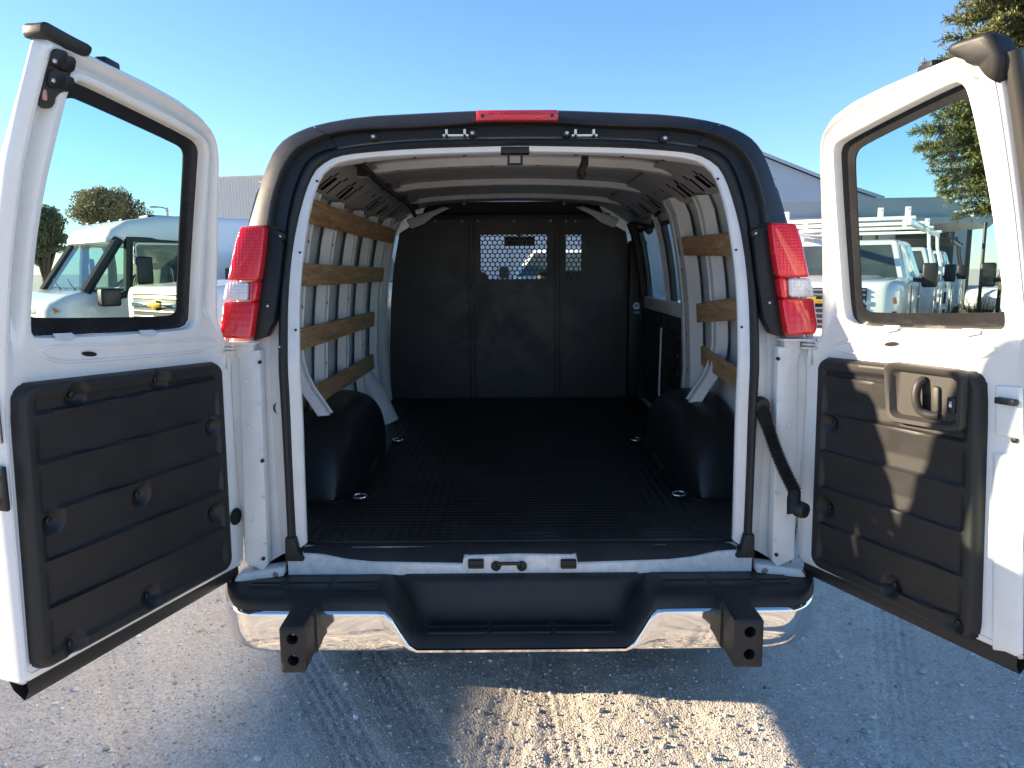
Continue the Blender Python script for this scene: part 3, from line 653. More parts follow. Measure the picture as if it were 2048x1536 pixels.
# wood slats
def slat(sg, y0, za, y1, zb, h=.088, xoff=.062):
    b = B(); rings = []
    for k in range(13):
        t = k / 12; y = y0 + (y1 - y0) * t; z = za + (zb - za) * t; xi = abs(wallx(z + h / 2)) - .024 - xoff; xt = abs(wallx(z + h)) - .024 - xoff; xb = abs(wallx(z)) - .024 - xoff
        wv = .0015 * math.sin(5 * y + za * 9)
        rings.append([(sg * (xb + wv), y, z), (sg * (xt + wv), y, z + h), (sg * (xt - .013 + wv), y, z + h), (sg * (xb - .013 + wv), y, z)])
    o = b.loft(rings).obj('wood_slat', 'plywood', van, bevel=.002, seg=1)
    return o
screws = []
for sg, a in ((-1, (3.0, 1.805, 5.15, 1.800)), (-1, (2.90, 1.565, 4.98, 1.552)), (-1, (2.90, 1.312, 4.72, 1.288)), (-1, (3.20, 1.045, 4.72, 1.028)), (1, (2.80, 1.665, 3.86, 1.688)), (1, (2.80, 1.440, 3.62, 1.372)), (1, (2.80, 1.135, 3.56, 1.180))):
    o = slat(sg, *a)
    for y in ((3.12, 3.55, 4.03, 4.47) if sg < 0 else (3.38, 3.5 if a[2] < 3.7 else 3.80)):
        if a[0] < y < a[2]:
            z = np.interp(y, (a[0], a[2]), (a[1], a[3])) + .044; xi = abs(wallx(z)) - .024 - .062 - .0135
            B().lathe((sg * xi, y, z), (-sg, 0, 0), [(.006, -.004), (.006, .001), (.001, .003)], 8).obj('screw', 'steel', o)
# upper side rails with punched slots
def rail(sg):
    b = B(); ny_ = 96; y0, y1 = 2.70, 5.42
    P = [(.885, 1.925), (.815, 1.930), (.785, 1.942), (.722, 1.992), (.70, 2.006), (.64, 2.042), (.59, 2.056)]
    V = [[b.v((sg * x, y0 + (y1 - y0) * j / ny_, z + .004 * (i in (2, 4) and j % 8 < 4))) for j in range(ny_ + 1)] for i, (x, z) in enumerate(P)]
    for i in range(len(P) - 1):
        for j in range(ny_):
            if i == 2 and (j % 12 in (2, 4, 5, 8)) and (j // 12) % 4 != 3: continue
            if i == 3 and j % 12 in (3, 9): continue
            b.face([V[i][j], V[i + 1][j], V[i + 1][j + 1], V[i][j + 1]])
    ro2 = b.obj('roof_rail', 'roof_liner_metal', van, ang=25)
    b = B(); b.poly([(sg * .800, y0 + .01, 1.945), (sg * .712, y0 + .01, 2.018), (sg * .712, y1 - .01, 2.018), (sg * .800, y1 - .01, 1.945)]); b.obj('rail_slot_shade', 'plug_black', ro2)  # black sheet behind the slots; its colour stands in for their shade
for sg in (-1, 1): rail(sg)
# roof bows
def zroof(x): return float(np.interp(abs(x), [-p[0] for p in prof[::-1][:9]], [p[1] for p in prof[::-1][:9]])) - .034
for k, y in enumerate((3.44, 4.2, 4.95)):
    b = B(); rings = []
    for i in range(25):
        x = -.68 + 1.36 * i / 24; z = zroof(x)
        rings.append([(x, y - .075, z), (x, y - .045, z - .004), (x, y - .032, z - .034), (x, y + .032, z - .034), (x, y + .045, z - .004), (x, y + .075, z)])
    bo_ = b.loft(rings, closed=False).obj('roof_bow', 'inner_paint', van, ang=30)
    b = B()
    for x in (-.5, -.28, -.1, .1, .3, .5): b.lathe((x, y - .02, zroof(x) - .0345), (0, 0, -1), [(.007, 0), (.007, .002), (.001, .003)], 8)
    b.obj('bow_hole', 'plug_black', bo_)
b = B(); rings = []
for i in range(33):   # swaged roof skin between the bows
    x = -.66 + 1.32 * i / 32; rings.append([(x, y, zroof(x) + .001 - (.010 if (k % 4 in (1, 2)) else 0)) for k, y in enumerate(np.linspace(2.75, 5.45, 33))])
b.loft(rings, closed=False).obj('roof_swage', 'roof_liner_metal', van, ang=20)
b = B(); rings = []   # header behind the door opening
for i in range(33):
    x = -.66 + 1.32 * i / 32; z = 2.028 - .045 * (abs(x) / .66) ** 3
    rings.append([(x, 2.64, z - .006), (x, 2.70, z - .018), (x, 2.76, z - .012), (x, 2.80, z + .022), (x, 2.84, zroof(x) - .002)])
hd = b.loft(rings, closed=False).obj('roof_header', 'inner_paint', van, ang=35)
b = B()
for x in (-.52, -.35, -.18, .2, .36, .5): b.lathe((x, 2.71, 2.012 - .045 * (abs(x) / .66) ** 3), (0, -.4, -1), [(.006, 0), (.006, .003), (.001, .004)], 8)
b.obj('header_hole', 'plug_black', hd)
b = B(); cxl, _, czl = at_y(1030, 300, 2.66); b.box((cxl, 2.665, czl - .002), (.095, .05, .022)); b.box((cxl - .022, 2.66, czl - .028), (.008, .02, .04)); b.box((cxl + .022, 2.66, czl - .028), (.008, .02, .04)); b.box((cxl, 2.66, czl - .046), (.05, .02, .006)); b.obj('door_catch', 'plug_black', van, bevel=.002)
b = B(); q = at_y(1170, 312, 2.85); q2 = at_y(1160, 348, 2.85); b.tube([q, q * .6 + q2 * .4 + np.array([.006, 0, 0]), q2], [.012, .015, .014], 8); b.tube([q2, q2 + np.array([.012, .01, -.006])], .016, 8); b.obj('wire_loom', 'wire_black', van)
b = B(); pts = [(-.60, 2.78, 2.02), (-.585, 3.1, 2.015), (-.60, 3.5, 2.005), (-.62, 3.9, 2.012), (-.60, 4.4, 2.005), (-.63, 4.9, 2.0), (-.66, 5.3, 1.99)]; b.tube(smooth_line(pts, 2), .014, 8)
for y in (3.15, 3.72, 4.3, 4.85): b.box((-.605, y, 2.012), (.045, .05, .03))
b.obj('wiring_harness', 'wire_black', van)
b = B(); b.tube(smooth_line([(.80, 5.3, 1.93), (.80, 4.9, 1.90), (.84, 4.72, 1.87), (.82, 4.60, 1.92), (.80, 4.3, 1.94)], 2), .011, 8); b.lathe((.83, 4.76, 1.86), (0, 1, 0), [(.02, 0), (.028, .02), (.02, .06)], 10); b.obj('side_door_wiring', 'wire_black', van)
for sg in (-1, 1):   # bright cowls where the roof rails meet the partition
    pts = [at_y(*p, YP - .12) for p in ((812, 440), (885, 414), (900, 416), (868, 432), (848, 448), (822, 458))]
    b = B(); rings = [[(sg * abs(p[0]), p[1], p[2]) for p in pts], [(sg * (abs(p[0]) + .01), p[1] + .10, p[2] + .01) for p in pts]]; b.loft(rings); b.obj('rail_cowl', 'inner_paint', van, bevel=.008)
# cargo rings
for px, py in ((720, 997), (1358, 992), (795, 883), (1272, 882)):
    c = at_z(px, py, .715); b = B(); b.lathe(c, (0, 0, 1), [(.012, 0), (.030, .0), (.032, .003), (.026, .006), (.012, .003)], 20); dr = b.obj('cargo_ring', 'dark_steel', van)
    b = B(); ring_pts = [(c[0] + .026 * math.cos(a), c[1] + .018 * math.sin(a), c[2] + .010 + .004 * math.sin(a)) for a in np.linspace(0, 2 * math.pi, 17)]; b.tube(ring_pts, .004, 6); b.obj('ring_loop', 'chrome', dr)

# ---------------- partition
pl = [at_y(px, py, YP) for px, py in ((783, 787), (780, 700), (782, 600), (788, 530), (799, 466), (822, 452), (850, 436))]
PL = [(p[0], p[2]) for p in pl]; PL[0] = (PL[0][0], .705)
out = [(x, z) for x, z in PL] + [(-x, z) for x, z in PL[::-1]]
part = B()
def rect_holes():
    r1 = [at_y(961, 470, YP), at_y(1094, 558, YP)]; r2 = [at_y(1132, 470, YP), at_y(1162, 560, YP)]
    return [(r[0][0], r[1][0], r[1][2], r[0][2]) for r in (r1, r2)]
holes = rect_holes()
def fill_with_holes(b, outer, holes, y):
    loops = [outer] + [[(a, c), (b_, c), (b_, d), (a, d)] for a, b_, c, d in holes]; es = []
    for L in loops:
        vs = [b.v((x, y, z)) for x, z in L]
        for i in range(len(vs)): es.append(b.bm.edges.new((vs[i], vs[(i + 1) % len(vs)])))
    bmesh.ops.triangle_fill(b.bm, edges=es, use_beauty=True, use_dissolve=False)
fill_with_holes(part, out, holes, YP)
po = part.obj('partition', 'partition_black', van, recalc=False)
zt_ = at_y(1030, 436, YP)[2]
def perf(x0, x1, z0, z1, pitch=.0347, r=.0142):
    b = B(); rows = int(round((z1 - z0) / (pitch * .866))); rows = max(rows, 1)
    for j in range(rows):
        z = z1 - (j + .5) * pitch * .866; nx_ = int((x1 - x0) / pitch)
        for i in range(nx_):
            x = x0 + (i + .5 + .5 * (j % 2)) * pitch
            hexv = [(x + pitch / math.sqrt(3) * math.sin(R(60 * k)), z + pitch / math.sqrt(3) * math.cos(R(60 * k))) for k in range(6)]
            H12 = []
            for k in range(6): a, c = hexv[k], hexv[(k + 1) % 6]; H12 += [a, ((a[0] + c[0]) / 2, (a[1] + c[1]) / 2)]
            C12 = [(x + r * math.sin(R(30 * k)), z + r * math.cos(R(30 * k))) for k in range(12)]
            b.loft([[(p, YP - .004, q) for p, q in H12], [(p, YP - .004, q) for p, q in C12], [(p, YP - .001, q) for p, q in C12]], caps=False)
    bmesh.ops.remove_doubles(b.bm, verts=b.bm.verts, dist=.0008)
    return b.obj('perforated_screen', 'partition_black', po, recalc=False)
p0, p1 = at_y(955, 464, YP), at_y(1100, 569, YP); perf(p0[0], p1[0] + .018, p1[2], p0[2])
p0, p1 = at_y(1128, 464, YP), at_y(1173, 569, YP); perf(p0[0], p1[0] + .018, p1[2], p0[2])
for px in (944, 1116):
    x = at_y(px, 600, YP)[0]; b = B()
    for z0_, z1_ in ((.712, zt_ - .002),):
        b.loft([[(x - .024, YP - .002, z), (x - .021, YP - .012, z), (x - .012, YP - .012, z), (x - .009, YP - .004, z), (x + .009, YP - .004, z), (x + .012, YP - .012, z), (x + .021, YP - .012, z), (x + .024, YP - .002, z)] for z in (z0_, z1_)], closed=False)
    b.obj('partition_rib', 'partition_black', po, ang=25)
b = B(); b.box((0, YP - .012, zt_ + .01), (1.36, .02, .035)); b.obj('partition_cap', 'plug_black', po, bevel=.004)
b = B(); b.poly([(-.66, YP + .05, zt_ - .01), (.66, YP + .05, zt_ - .01), (.60, YP + .06, 2.10), (-.60, YP + .06, 2.10)]); b.obj('upper_closeout', 'plug_black', po)
for px in (870, 924, 955, 1028, 1101, 1132, 1151):
    q = at_y(px, 440, YP - .006); B().lathe((q[0], YP - .003, q[2] - .006), (0, -1, 0), [(.009, 0), (.009, .004), (.005, .007), (.001, .0075)], 10).obj('partition_bolt', 'steel', po)
for px in (928, 1128):
    q = at_y(px, 407, YP - .1); B().lathe(q, (0, -1, 0), [(.011, 0), (.011, .004), (.005, .008), (.001, .009)], 10).obj('roof_bolt', 'steel', po)
b = B(); q = at_y(1273, 612, YP - .12); b.lathe((q[0], YP - .12, q[2]), (0, -1, 0), [(.028, 0), (.028, .002)], 18); sk0 = b.obj('warning_sticker', 'sticker_blue', van)
B().lathe((q[0], YP - .1225, q[2]), (0, -1, 0), [(.023, 0), (.023, .001)], 18).obj('sticker_disc', 'sticker_white', sk0)
b = B(); b.box((q[0], YP - .1245, q[2] + .004), (.022, .001, .016)); b.box((q[0], YP - .1245, q[2] - .045), (.045, .002, .016)); b.obj('sticker_mark', 'sticker_blue', sk0)
b = B(); b.box((q[0] + .01, YP - .06, q[2] - .1), (.12, .1, 1.1)); b.obj('partition_side_post', 'plug_black', po, bevel=.01)

# ---------------- rear doors
DOORS = {
 'L': dict(H=(-.922, 2.465), a=R(70.9), sg=-1,
    out=[(0, .645), (-.016, .8), (-.027, 1.1), (-.03, 1.30), (-.022, 1.34), (.03, 1.385), (.082, 1.46), (.108, 1.57), (.133, 1.685), (.165, 1.80), (.195, 1.918), (.212, 1.960), (.245, 2.0), (.30, 2.030), (.392, 2.056), (.495, 2.073), (.645, 2.092), (.786, 2.102), (.80, 1.99), (.813, 1.85), (.812, 1.65), (.80, 1.3), (.806, .645)],
    frit=[(141, 164), (160, 168), (378, 275), (394, 292), (397, 312), (378, 634), (374, 648), (358, 659), (60, 674), (50, 668), (45, 650), (60, 442), (112, 215), (125, 172)],
    clear=[(137, 195), (152, 197), (352, 288), (365, 298), (368, 316), (354, 612), (350, 626), (338, 633), (72, 637), (54, 631), (48, 616), (63, 450), (108, 236), (119, 203)],
    panel=[(30, 768), (442, 722), (461, 1135), (68, 1352)], cups=[(155, 790), (322, 760), (425, 853), (285, 990), (108, 1043), (432, 1025), (305, 1192), (152, 1288)], clips=[(130, 672), (297, 665)], oval=(178, 708)),
 'R': dict(H=(.926, 2.459), a=R(65.5), sg=1,
    out=[(0, .645), (-.014, .8), (-.024, 1.1), (-.026, 1.28), (-.018, 1.32), (.025, 1.35), (.062, 1.40), (.088, 1.54), (.113, 1.675), (.14, 1.82), (.162, 1.93), (.180, 1.985), (.225, 2.028), (.303, 2.056), (.399, 2.073), (.515, 2.088), (.60, 2.097), (.695, 2.106), (.703, 2.0), (.710, 1.75), (.712, 1.59), (.722, 1.2), (.742, .645)],
    frit=[(1682, 312), (1684, 296), (1693, 282), (1920, 167), (1938, 168), (1951, 192), (1995, 400), (2023, 632), (2023, 652), (2012, 661), (1732, 653), (1714, 645), (1702, 625), (1690, 450)],
    clear=[(1710, 324), (1713, 306), (1724, 291), (1918, 197), (1936, 200), (1949, 228), (1988, 400), (2020, 600), (2016, 620), (2000, 627), (1750, 626), (1732, 621), (1723, 602), (1716, 450)],
    panel=[(1637, 713), (1968, 744), (1956, 1292), (1624, 1128)], cups=[(1660, 845), (1650, 1015), (1780, 1172), (1905, 1248)], clips=[(1780, 656), (1940, 663)], oval=(1783, 688))}
def build_door(key):
    D = DOORS[key]; sg, a = D['sg'], D['a']; H = np.array(D['H']); dr = np.array([sg * math.cos(a), -math.sin(a)]); nn = np.array([-sg * math.sin(a), -math.cos(a)])
    def P(u, z, d): q = H + dr * u + nn * (lean(z) + d); return (q[0], q[1], z)
    def inv(px, py, d=0.):
        z = 1.3
        for _ in range(40):
            o = H + nn * (lean(z) + d); rd = ray(px, py); n3 = np.array([nn[0], nn[1], 0]); q = CAM + rd * np.dot(np.array([o[0], o[1], 0]) - CAM, n3) / np.dot(rd, n3); z = .5 * z + .5 * q[2]
        return np.array([(q[:2] - o) @ dr, z])
    zout = lambda u: float(np.interp(u, [p[0] for p in D['out'][12:18]], [p[1] for p in D['out'][12:18]]))
    out = [np.array(p) for p in D['out']]
    # round the corners of the outline a little
    ol = []
    for i, p in enumerate(out):
        q0, q1 = out[i - 1], out[(i + 1) % len(out)]; r = .012
        ol += [p + (q0 - p) / np.linalg.norm(q0 - p) * min(r, .3 * np.linalg.norm(q0 - p)), p + (q1 - p) / np.linalg.norm(q1 - p) * min(r, .3 * np.linalg.norm(q1 - p))]
    win = smooth_poly([inv(*p, -.03) for p in D['frit']], 2); clr = smooth_poly([inv(*p, -.033) for p in D['clear']], 2)
    c = sum(win) / len(win)
    def polar(poly, ths):
        poly = [np.array(p) - c for p in poly]; res = []
        for th in ths:
            dv = np.array([math.cos(th), math.sin(th)]); best = 0
            for i in range(len(poly)):
                A_, B_ = poly[i], poly[(i + 1) % len(poly)]; e = B_ - A_; den = dv[0] * e[1] - dv[1] * e[0]
                if abs(den) < 1e-12: continue
                t = (A_[0] * e[1] - A_[1] * e[0]) / den; s = (A_[0] * dv[1] - A_[1] * dv[0]) / den
                if t > 0 and -1e-9 <= s <= 1 + 1e-9: best = max(best, t)
            res.append(c + dv * best)
        return np.array(res)
    ths = sorted(set([2 * math.pi * k / 150 for k in range(150)] + [math.atan2(*(np.array(p) - c)[::-1]) % (2 * math.pi) for p in ol]))
    PO, PW, PC = polar(ol, ths), polar(win, ths), polar(clr, ths)
    gap = np.linalg.norm(PO - PW, axis=1); dirn = (PW - PO) / gap[:, None]
    up = np.clip((PO[:, 1] - 1.40) / .12, 0, 1)
    def ro(s, d): k = np.minimum(s, gap * s / .14); Q = PO + dirn * k[:, None]; return [P(u, z, dd) for (u, z), dd in zip(Q, np.broadcast_to(d, len(Q)))]
    def rw(s, d): k = np.minimum(s, gap * s / .13); Q = PW - dirn * k[:, None]; return [P(u, z, dd) for (u, z), dd in zip(Q, np.broadcast_to(d, len(Q)))]
    th = -.085 + .052 * np.clip((PO[:, 1] - 1.45) / .55, 0, 1)
    def midr(k):
        ka, kb = np.minimum(.062, gap * .062 / .14), np.minimum(.052, gap * .052 / .13); Q = (PO + dirn * ka[:, None]) * (1 - k) + (PW - dirn * kb[:, None]) * k
        return [P(u, z, dd) for (u, z), dd in zip(Q, -.002 - .035 * up)]
    rings = [rw(0, -.04), rw(0.02, th + .004), ro(.03, th), ro(.006, th), ro(0, th + .007), ro(0, -.022), ro(.004, -.014), ro(.010, -.005), ro(.020, 0), ro(.036, .002), ro(.052, -.001 - .006 * up), ro(.062, -.002 - .032 * up), midr(.3), midr(.6), midr(.8), midr(.92), rw(.052, -.002 - .032 * up), rw(.040, -.001 - .006 * up), rw(.028, 0), rw(.014, 0), rw(.006, -.002), rw(.001, -.009), rw(0, -.036)]
    door = B().loft(rings, caps=False).obj('rear_door', 'white_paint', van, ang=38)
    # hem seam of the inner panel
    kb = np.minimum(.030, gap * .030 / .14); B().tube([P(u, z, .0015) for u, z in np.r_[PO + dirn * kb[:, None], (PO + dirn * kb[:, None])[:1]]], .0022, 5, caps=False).obj('hem_seam', 'jamb_paint', door, ang=80)
    W3 = lambda L, d: [P(u, z, d) for u, z in L]
    B().loft([W3(PW, -.030), W3(PC, -.0315), W3(PC, -.036)], caps=False).obj('window_frit', 'frit', door, ang=60)
    B().loft([W3(PC + (PC - c) * .01, -.034)] + [W3(c + (PC - c) * k, -.034) for k in (.7, .4, .15, .01)], caps=False).obj('window_glass', 'door_glass', door, ang=60)
    # trim panel
    q = [inv(*p, .012) for p in D['panel']]; q = [q[0], q[1], q[2], q[3]]
    if key == 'L': q = [q[1], q[0], q[3], q[2]]          # hinge-top, free-top, free-bottom, hinge-bottom
    wdt = .5 * (np.linalg.norm(q[1] - q[0]) + np.linalg.norm(q[2] - q[3])); hgt = .5 * (np.linalg.norm(q[3] - q[0]) + np.linalg.norm(q[2] - q[1]))
    cups = [inv(*p, .03) for p in D['cups']]
    hb = inv(1842, 798, .03) if key == 'R' else None
    def hf(i, j):
        u, z = (q[0] * (1 - i) + q[1] * i) * (1 - j) + (q[3] * (1 - i) + q[2] * i) * j
        dx, dy = abs(i - .5) * wdt, abs(j - .5) * hgt; r = .045; ex, ey = max(dx - wdt / 2 + r, 0), max(dy - hgt / 2 + r, 0); sd = math.hypot(ex, ey) - r + min(0, max(dx - wdt / 2 + r, dy - hgt / 2 + r))
        t = min(1., max(0., -sd / .017)); d = -.006 + .038 * math.sqrt(max(0, 1 - (1 - t) ** 2))
        inner = sm(min(1, max(0, (-sd - .032) / .016)))
        ph = ((1.30 - z) / .118) % 1.0
        rib = min(1, ph / .045) * (1 - .85 * min(1, max(0, (ph - .045) / .62)))
        d += inner * (-.011 + .013 * rib)
        for cu in cups:
            rr = math.hypot(u - cu[0], z - cu[1])
            if rr < .034: d = max(.005, d - .024 * min(1, (1 - rr / .034) * 1.5))
        return P(u, z, d)
    NU, NV = int(wdt / .0048), int(hgt / .0048)
    tp = B().grid(hf, NU, NV).obj('trim_panel', 'panel_plastic', door, ang=32)
    for cu in cups:
        p0 = np.array(P(cu[0], cu[1], .012)); B().lathe(p0, (nn[0], nn[1], 0), [(.0085, -.004), (.0085, .001), (.003, .003), (.001, .001)], 12).obj('trim_screw', 'plug_black', tp)
    for px, py in D['clips']:
        u, z = inv(px, py, .0); b = B()
        b.prism([P(u - .030, z - .006, .002), P(u - .008, z - .012, .006), P(u + .028, z - .004, .004), P(u + .030, z + .008, -.006), P(u - .02, z + .006, -.006)], tuple(np.r_[nn * .004, 0])); b.obj('window_clip', 'hinge_metal', door)
    loop = smooth_poly([inv(*p) for p in (((66, 692), (250, 688), (425, 676), (436, 690), (400, 704), (250, 716), (150, 724), (100, 722)) if key == 'L' else ((1662, 690), (1735, 676), (1900, 684), (1990, 690), (1996, 704), (1930, 724), (1780, 712), (1690, 706)))], 3)
    B().tube([P(u_, z_, -.0012) for u_, z_ in loop + loop[:1]], .0042, 8, caps=False).obj('pressed_crease', 'white_paint', door, ang=80)
    u, z = inv(*D['oval']); B().loft([[P(u + .022 * math.cos(t) + .006 * math.sin(t), z + .007 * math.sin(t) + .002 * math.cos(t), d) for t in np.linspace(0, 2 * math.pi, 20, endpoint=False)] for d in (.0005, .0025)]).obj('drain_slot', 'plug_black', door)
    # rubber under the door and along its free edge
    ub = [(u, .648) for u in np.linspace(.03, D['out'][-1][0] - .01, 24)]
    B().loft([[P(u, z + .010, -.004) for u, z in ub], [P(u, z - .016, -.002) for u, z in ub], [P(u, z - .034 - .008 * (u / .8), -.018) for u, z in ub], [P(u, z - .022, -.05) for u, z in ub], [P(u, z + .010, -.07) for u, z in ub]], closed=False).obj('bottom_seal', 'rubber', door, ang=60)
    uf = D['out'][-1][0]; ut = D['out'][16][0]
    # bits of the upper free corner
    if key == 'L':
        b = B(); P_ = [inv(*p, -.005) for p in ((75, 40), (100, 54), (140, 76), (175, 93), (177, 103), (168, 117), (135, 104), (104, 84), (90, 78), (73, 72))]
        P_ = smooth_poly(P_, 1); cc_ = sum(P_) / len(P_); b.loft([[P(*(cc_ + (p - cc_) * .9), .012) for p in P_], [P(u, z, .006) for u, z in P_], [P(u, z, -.02) for u, z in P_], [P(u, z + .002, -.045) for u, z in P_]]); b.obj('corner_rubber', 'rubber', door, bevel=.004)
        hole = smooth_poly([inv(*p) for p in ((108, 102), (126, 104), (144, 122), (148, 138), (136, 150), (140, 178), (110, 190), (106, 212), (92, 219), (78, 212), (78, 195), (94, 140))], 1)
        b = B(); b.loft([[P(u, z, .0035) for u, z in hole], [P(u, z, -.004) for u, z in hole]]); lo = b.obj('latch_pocket', 'bezel_plastic', door)
        for px, py, sxx, szz in ((112, 118, .034, .034), (128, 128, .036, .030), (108, 160, .040, .034), (126, 168, .034, .030)):
            u, z = inv(px, py); b = B(); p3 = [P(u + x, z + y, 0) for x, y in rrect(-sxx / 2, sxx / 2, -szz / 2, szz / 2, .008, 2)]; b.prism([np.array(t) + np.r_[nn * .002, 0] for t in p3], tuple(np.r_[nn * .012, 0])); b.obj('latch_body', 'plug_black', lo, bevel=.003)
        for px, py in ((110, 122), (107, 161)):
            u, z = inv(px, py, .015); B().lathe(P(u, z, .014), (nn[0], nn[1], 0), [(.005, 0), (.005, .002), (.002, .003), (.001, .002)], 12).obj('latch_bolt', 'steel', lo)
        u, z = inv(86, 190); b = B(); b.box(P(u, z, .004), (.009, .009, .022)); b.obj('latch_rod', 'copper_pink', lo, bevel=.003)
        u = inv(235, 128)[0]; z = zout(u); b = B(); b.box(P(u, z + .004, -.03), (.03, .065, .022)); b.obj('roof_bumper_block', 'plug_black', door, bevel=.006)
        # handle bracket and latch on the free edge
        for zc, m_, hh in ((1.29, 'steel', .10), (1.135, 'plug_black', .105)):
            b = B(); pc = P(uf + .001, zc, -.014); b.box(pc, (.05, .012, hh), Matrix.Rotation(-math.atan2(nn[1], nn[0]) * -1, 3, 'Z')); eo = b.obj('edge_latch', m_, door, bevel=.004)
            for dz in (-.03, .03): pb = P(uf + .010, zc + dz, -.014); B().lathe(pb, (dr[0], dr[1], 0), [(.008, -.003), (.008, .003), (.003, .005), (.001, .005)], 10).obj('latch_bolt', 'steel', eo)
    else:
        b = B(); P_ = [inv(*p, 0) for p in ((1898, 98), (1907, 87), (1962, 70), (1989, 62), (2009, 102), (2014, 120), (2003, 168), (1985, 161), (1972, 142), (1960, 130), (1944, 132), (1932, 119), (1907, 115))]
        P_ = smooth_poly(P_, 1); cc_ = sum(P_) / len(P_); b.loft([[P(*(cc_ + (p - cc_) * .72), .020) for p in P_], [P(*(cc_ + (p - cc_) * .90), .016) for p in P_], [P(u, z, .004) for u, z in P_], [P(u, z, -.05) for u, z in P_]]); b.obj('corner_rubber', 'rubber', door, ang=60)
        b = B(); strip = [P(u, z, -.02) for u, z in [(.716, 2.08), (.722, 1.95), (.733, 1.65), (.738, 1.4), (.748, 1.1), (.758, .66)]]; b.tube(resample(strip, 40), .019, 10); b.obj('edge_seal', 'bezel_plastic', door)
        u = inv(1842, 126)[0]; z = zout(u); b = B(); b.box(P(u, z + .004, -.03), (.03, .065, .02)); b.obj('roof_bumper_block', 'plug_black', door, bevel=.006)
        # handle bezel
        quad = [inv(*p, .04) for p in ((1768, 722), (1932, 742), (1928, 868), (1776, 842))]
        def bq(i, j): return (quad[0] * (1 - i) + quad[1] * i) * (1 - j) + (quad[3] * (1 - i) + quad[2] * i) * j
        def lp(x0, x1, y0, y1, r, d): return [P(*bq(i, j), d) for i, j in rrect(x0, x1, y0, y1, r, 5)]
        be = B().loft([lp(0, 1, 0, 1, .14, .016), lp(0, 1, 0, 1, .14, .045), lp(.02, .98, .025, .975, .13, .052), lp(.07, .93, .09, .91, .11, .052), lp(.095, .905, .12, .88, .10, .044), lp(.12, .88, .15, .85, .09, .036)], caps=True).obj('handle_bezel', 'bezel_plastic', tp, ang=50)
        B().loft([lp(.44, .70, .26, .82, .07, .0365), lp(.46, .68, .29, .79, .06, .0375)]).obj('handle_recess', 'plug_black', tp)
        b = B(); pts = [P(*bq(i, j), d) for i, j, d in ((.50, .22, .040), (.47, .28, .055), (.455, .45, .062), (.46, .62, .060), (.485, .74, .052), (.60, .79, .044), (.68, .78, .038))]; b.tube(resample(smooth_line(pts, 2), 24), .0115, 10); b.obj('pull_handle', 'bezel_plastic', tp)
        B().loft([lp(.60, .70, .30, .74, .04, .0372), lp(.61, .69, .32, .72, .035, .046)]).obj('handle_flap', 'bezel_plastic', tp, bevel=.002)
        B().loft([lp(.315, .35, .42, .64, .015, .0362), lp(.315, .35, .42, .64, .015, .0372)]).obj('lever_slot', 'plug_black', tp)
        ls = B().loft([lp(.80, .90, .44, .70, .03, .036), lp(.80, .90, .44, .70, .03, .047), lp(.815, .885, .47, .67, .02, .050)]).obj('lock_switch', 'plug_black', tp)
        b = B(); b.loft([lp(.835, .865, .55, .60, .005, .0503), lp(.835, .865, .55, .60, .005, .0508)]); b.tube([P(*bq(.84, .545), .0505), P(*bq(.842, .515), .0505), P(*bq(.858, .515), .0505), P(*bq(.86, .545), .0505)], .0009, 5); b.obj('lock_symbol', 'sticker_white', ls)
        # pressed steps and latch of the free margin
        for px0, px1, py0, py1 in ((1985, 2048, 905, 1300), (1990, 2048, 770, 870)):
            L = [inv(*p) for p in ((px0, py0), (px1, py0 + 4), (px1, py1 + 10), (px0, py1))]; cc = sum(L) / 4
            L2 = [cc + (p - cc) * np.array([.80, .95]) for p in L]
            B().loft([[P(*p, .0005) for p in L], [P(*p, .006) for p in L2]]).obj('pressed_step', 'white_paint', door, bevel=.0025)
        u, z = inv(2020, 802); b = B(); b.box(P(u, z, .008), (.05, .03, .016), Matrix.Rotation(math.atan2(dr[1], dr[0]), 3, 'Z')); b.tube([P(u - .012, z, .016), P(u + .03, z + .002, .016)], .005, 8); b.obj('edge_latch', 'dark_steel', door, bevel=.003)
        for px, py in ((2036, 828), (2030, 880)): u, z = inv(px, py); B().lathe(P(u, z, .0), (nn[0], nn[1], 0), [(.008, 0), (.008, .004), (.003, .006), (.001, .006)], 10).obj('edge_bolt', 'plug_black', door)
    if key == 'L':
        u, z = inv(471, 1033); B().loft([[P(u + r * math.cos(t), z + r * 1.05 * math.sin(t), d) for t in np.linspace(0, 2 * math.pi, 24, endpoint=False)] for r, d in ((.027, .0015), (.025, .005), (.021, .005), (.020, .0025))]).obj('drain_plug', 'plug_black', door)
    return door
for k in 'LR': build_door(k)

# ================================================================== VEHICLES BEHIND
def copy_tree(o, parent=None):
    c = o.copy(); COL.objects.link(c); c.parent = parent
    if parent is not None: c.matrix_parent_inverse = o.matrix_parent_inverse.copy()
    for ch in list(o.children): copy_tree(ch, c)
    return c
def spanel(b, pts, push):
    """a pane or panel: outline pushed out along its own normal"""
    p = [Vector(q) for q in pts]; n = (p[1] - p[0]).cross(p[2] - p[0]).normalized(); b.loft([[q - n * .01 for q in p], [q + n * push for q in p]])
def bowtie(cx, y, cz, w, h):
    return [(cx - w / 2 + .03 * w, y, cz - h * .22), (cx - w * .19, y, cz - h * .22), (cx - w * .19, y, cz - h / 2), (cx + w * .13, y, cz - h / 2), (cx + w * .17, y, cz - h * .22), (cx + w / 2 - .07 * w, y, cz - h * .22), (cx + w / 2, y, cz + h * .22), (cx + w * .19, y, cz + h * .22), (cx + w * .19, y, cz + h / 2), (cx - w * .13, y, cz + h / 2), (cx - w * .17, y, cz + h * .22), (cx - w / 2 + .07 * w, y, cz + h * .22)]
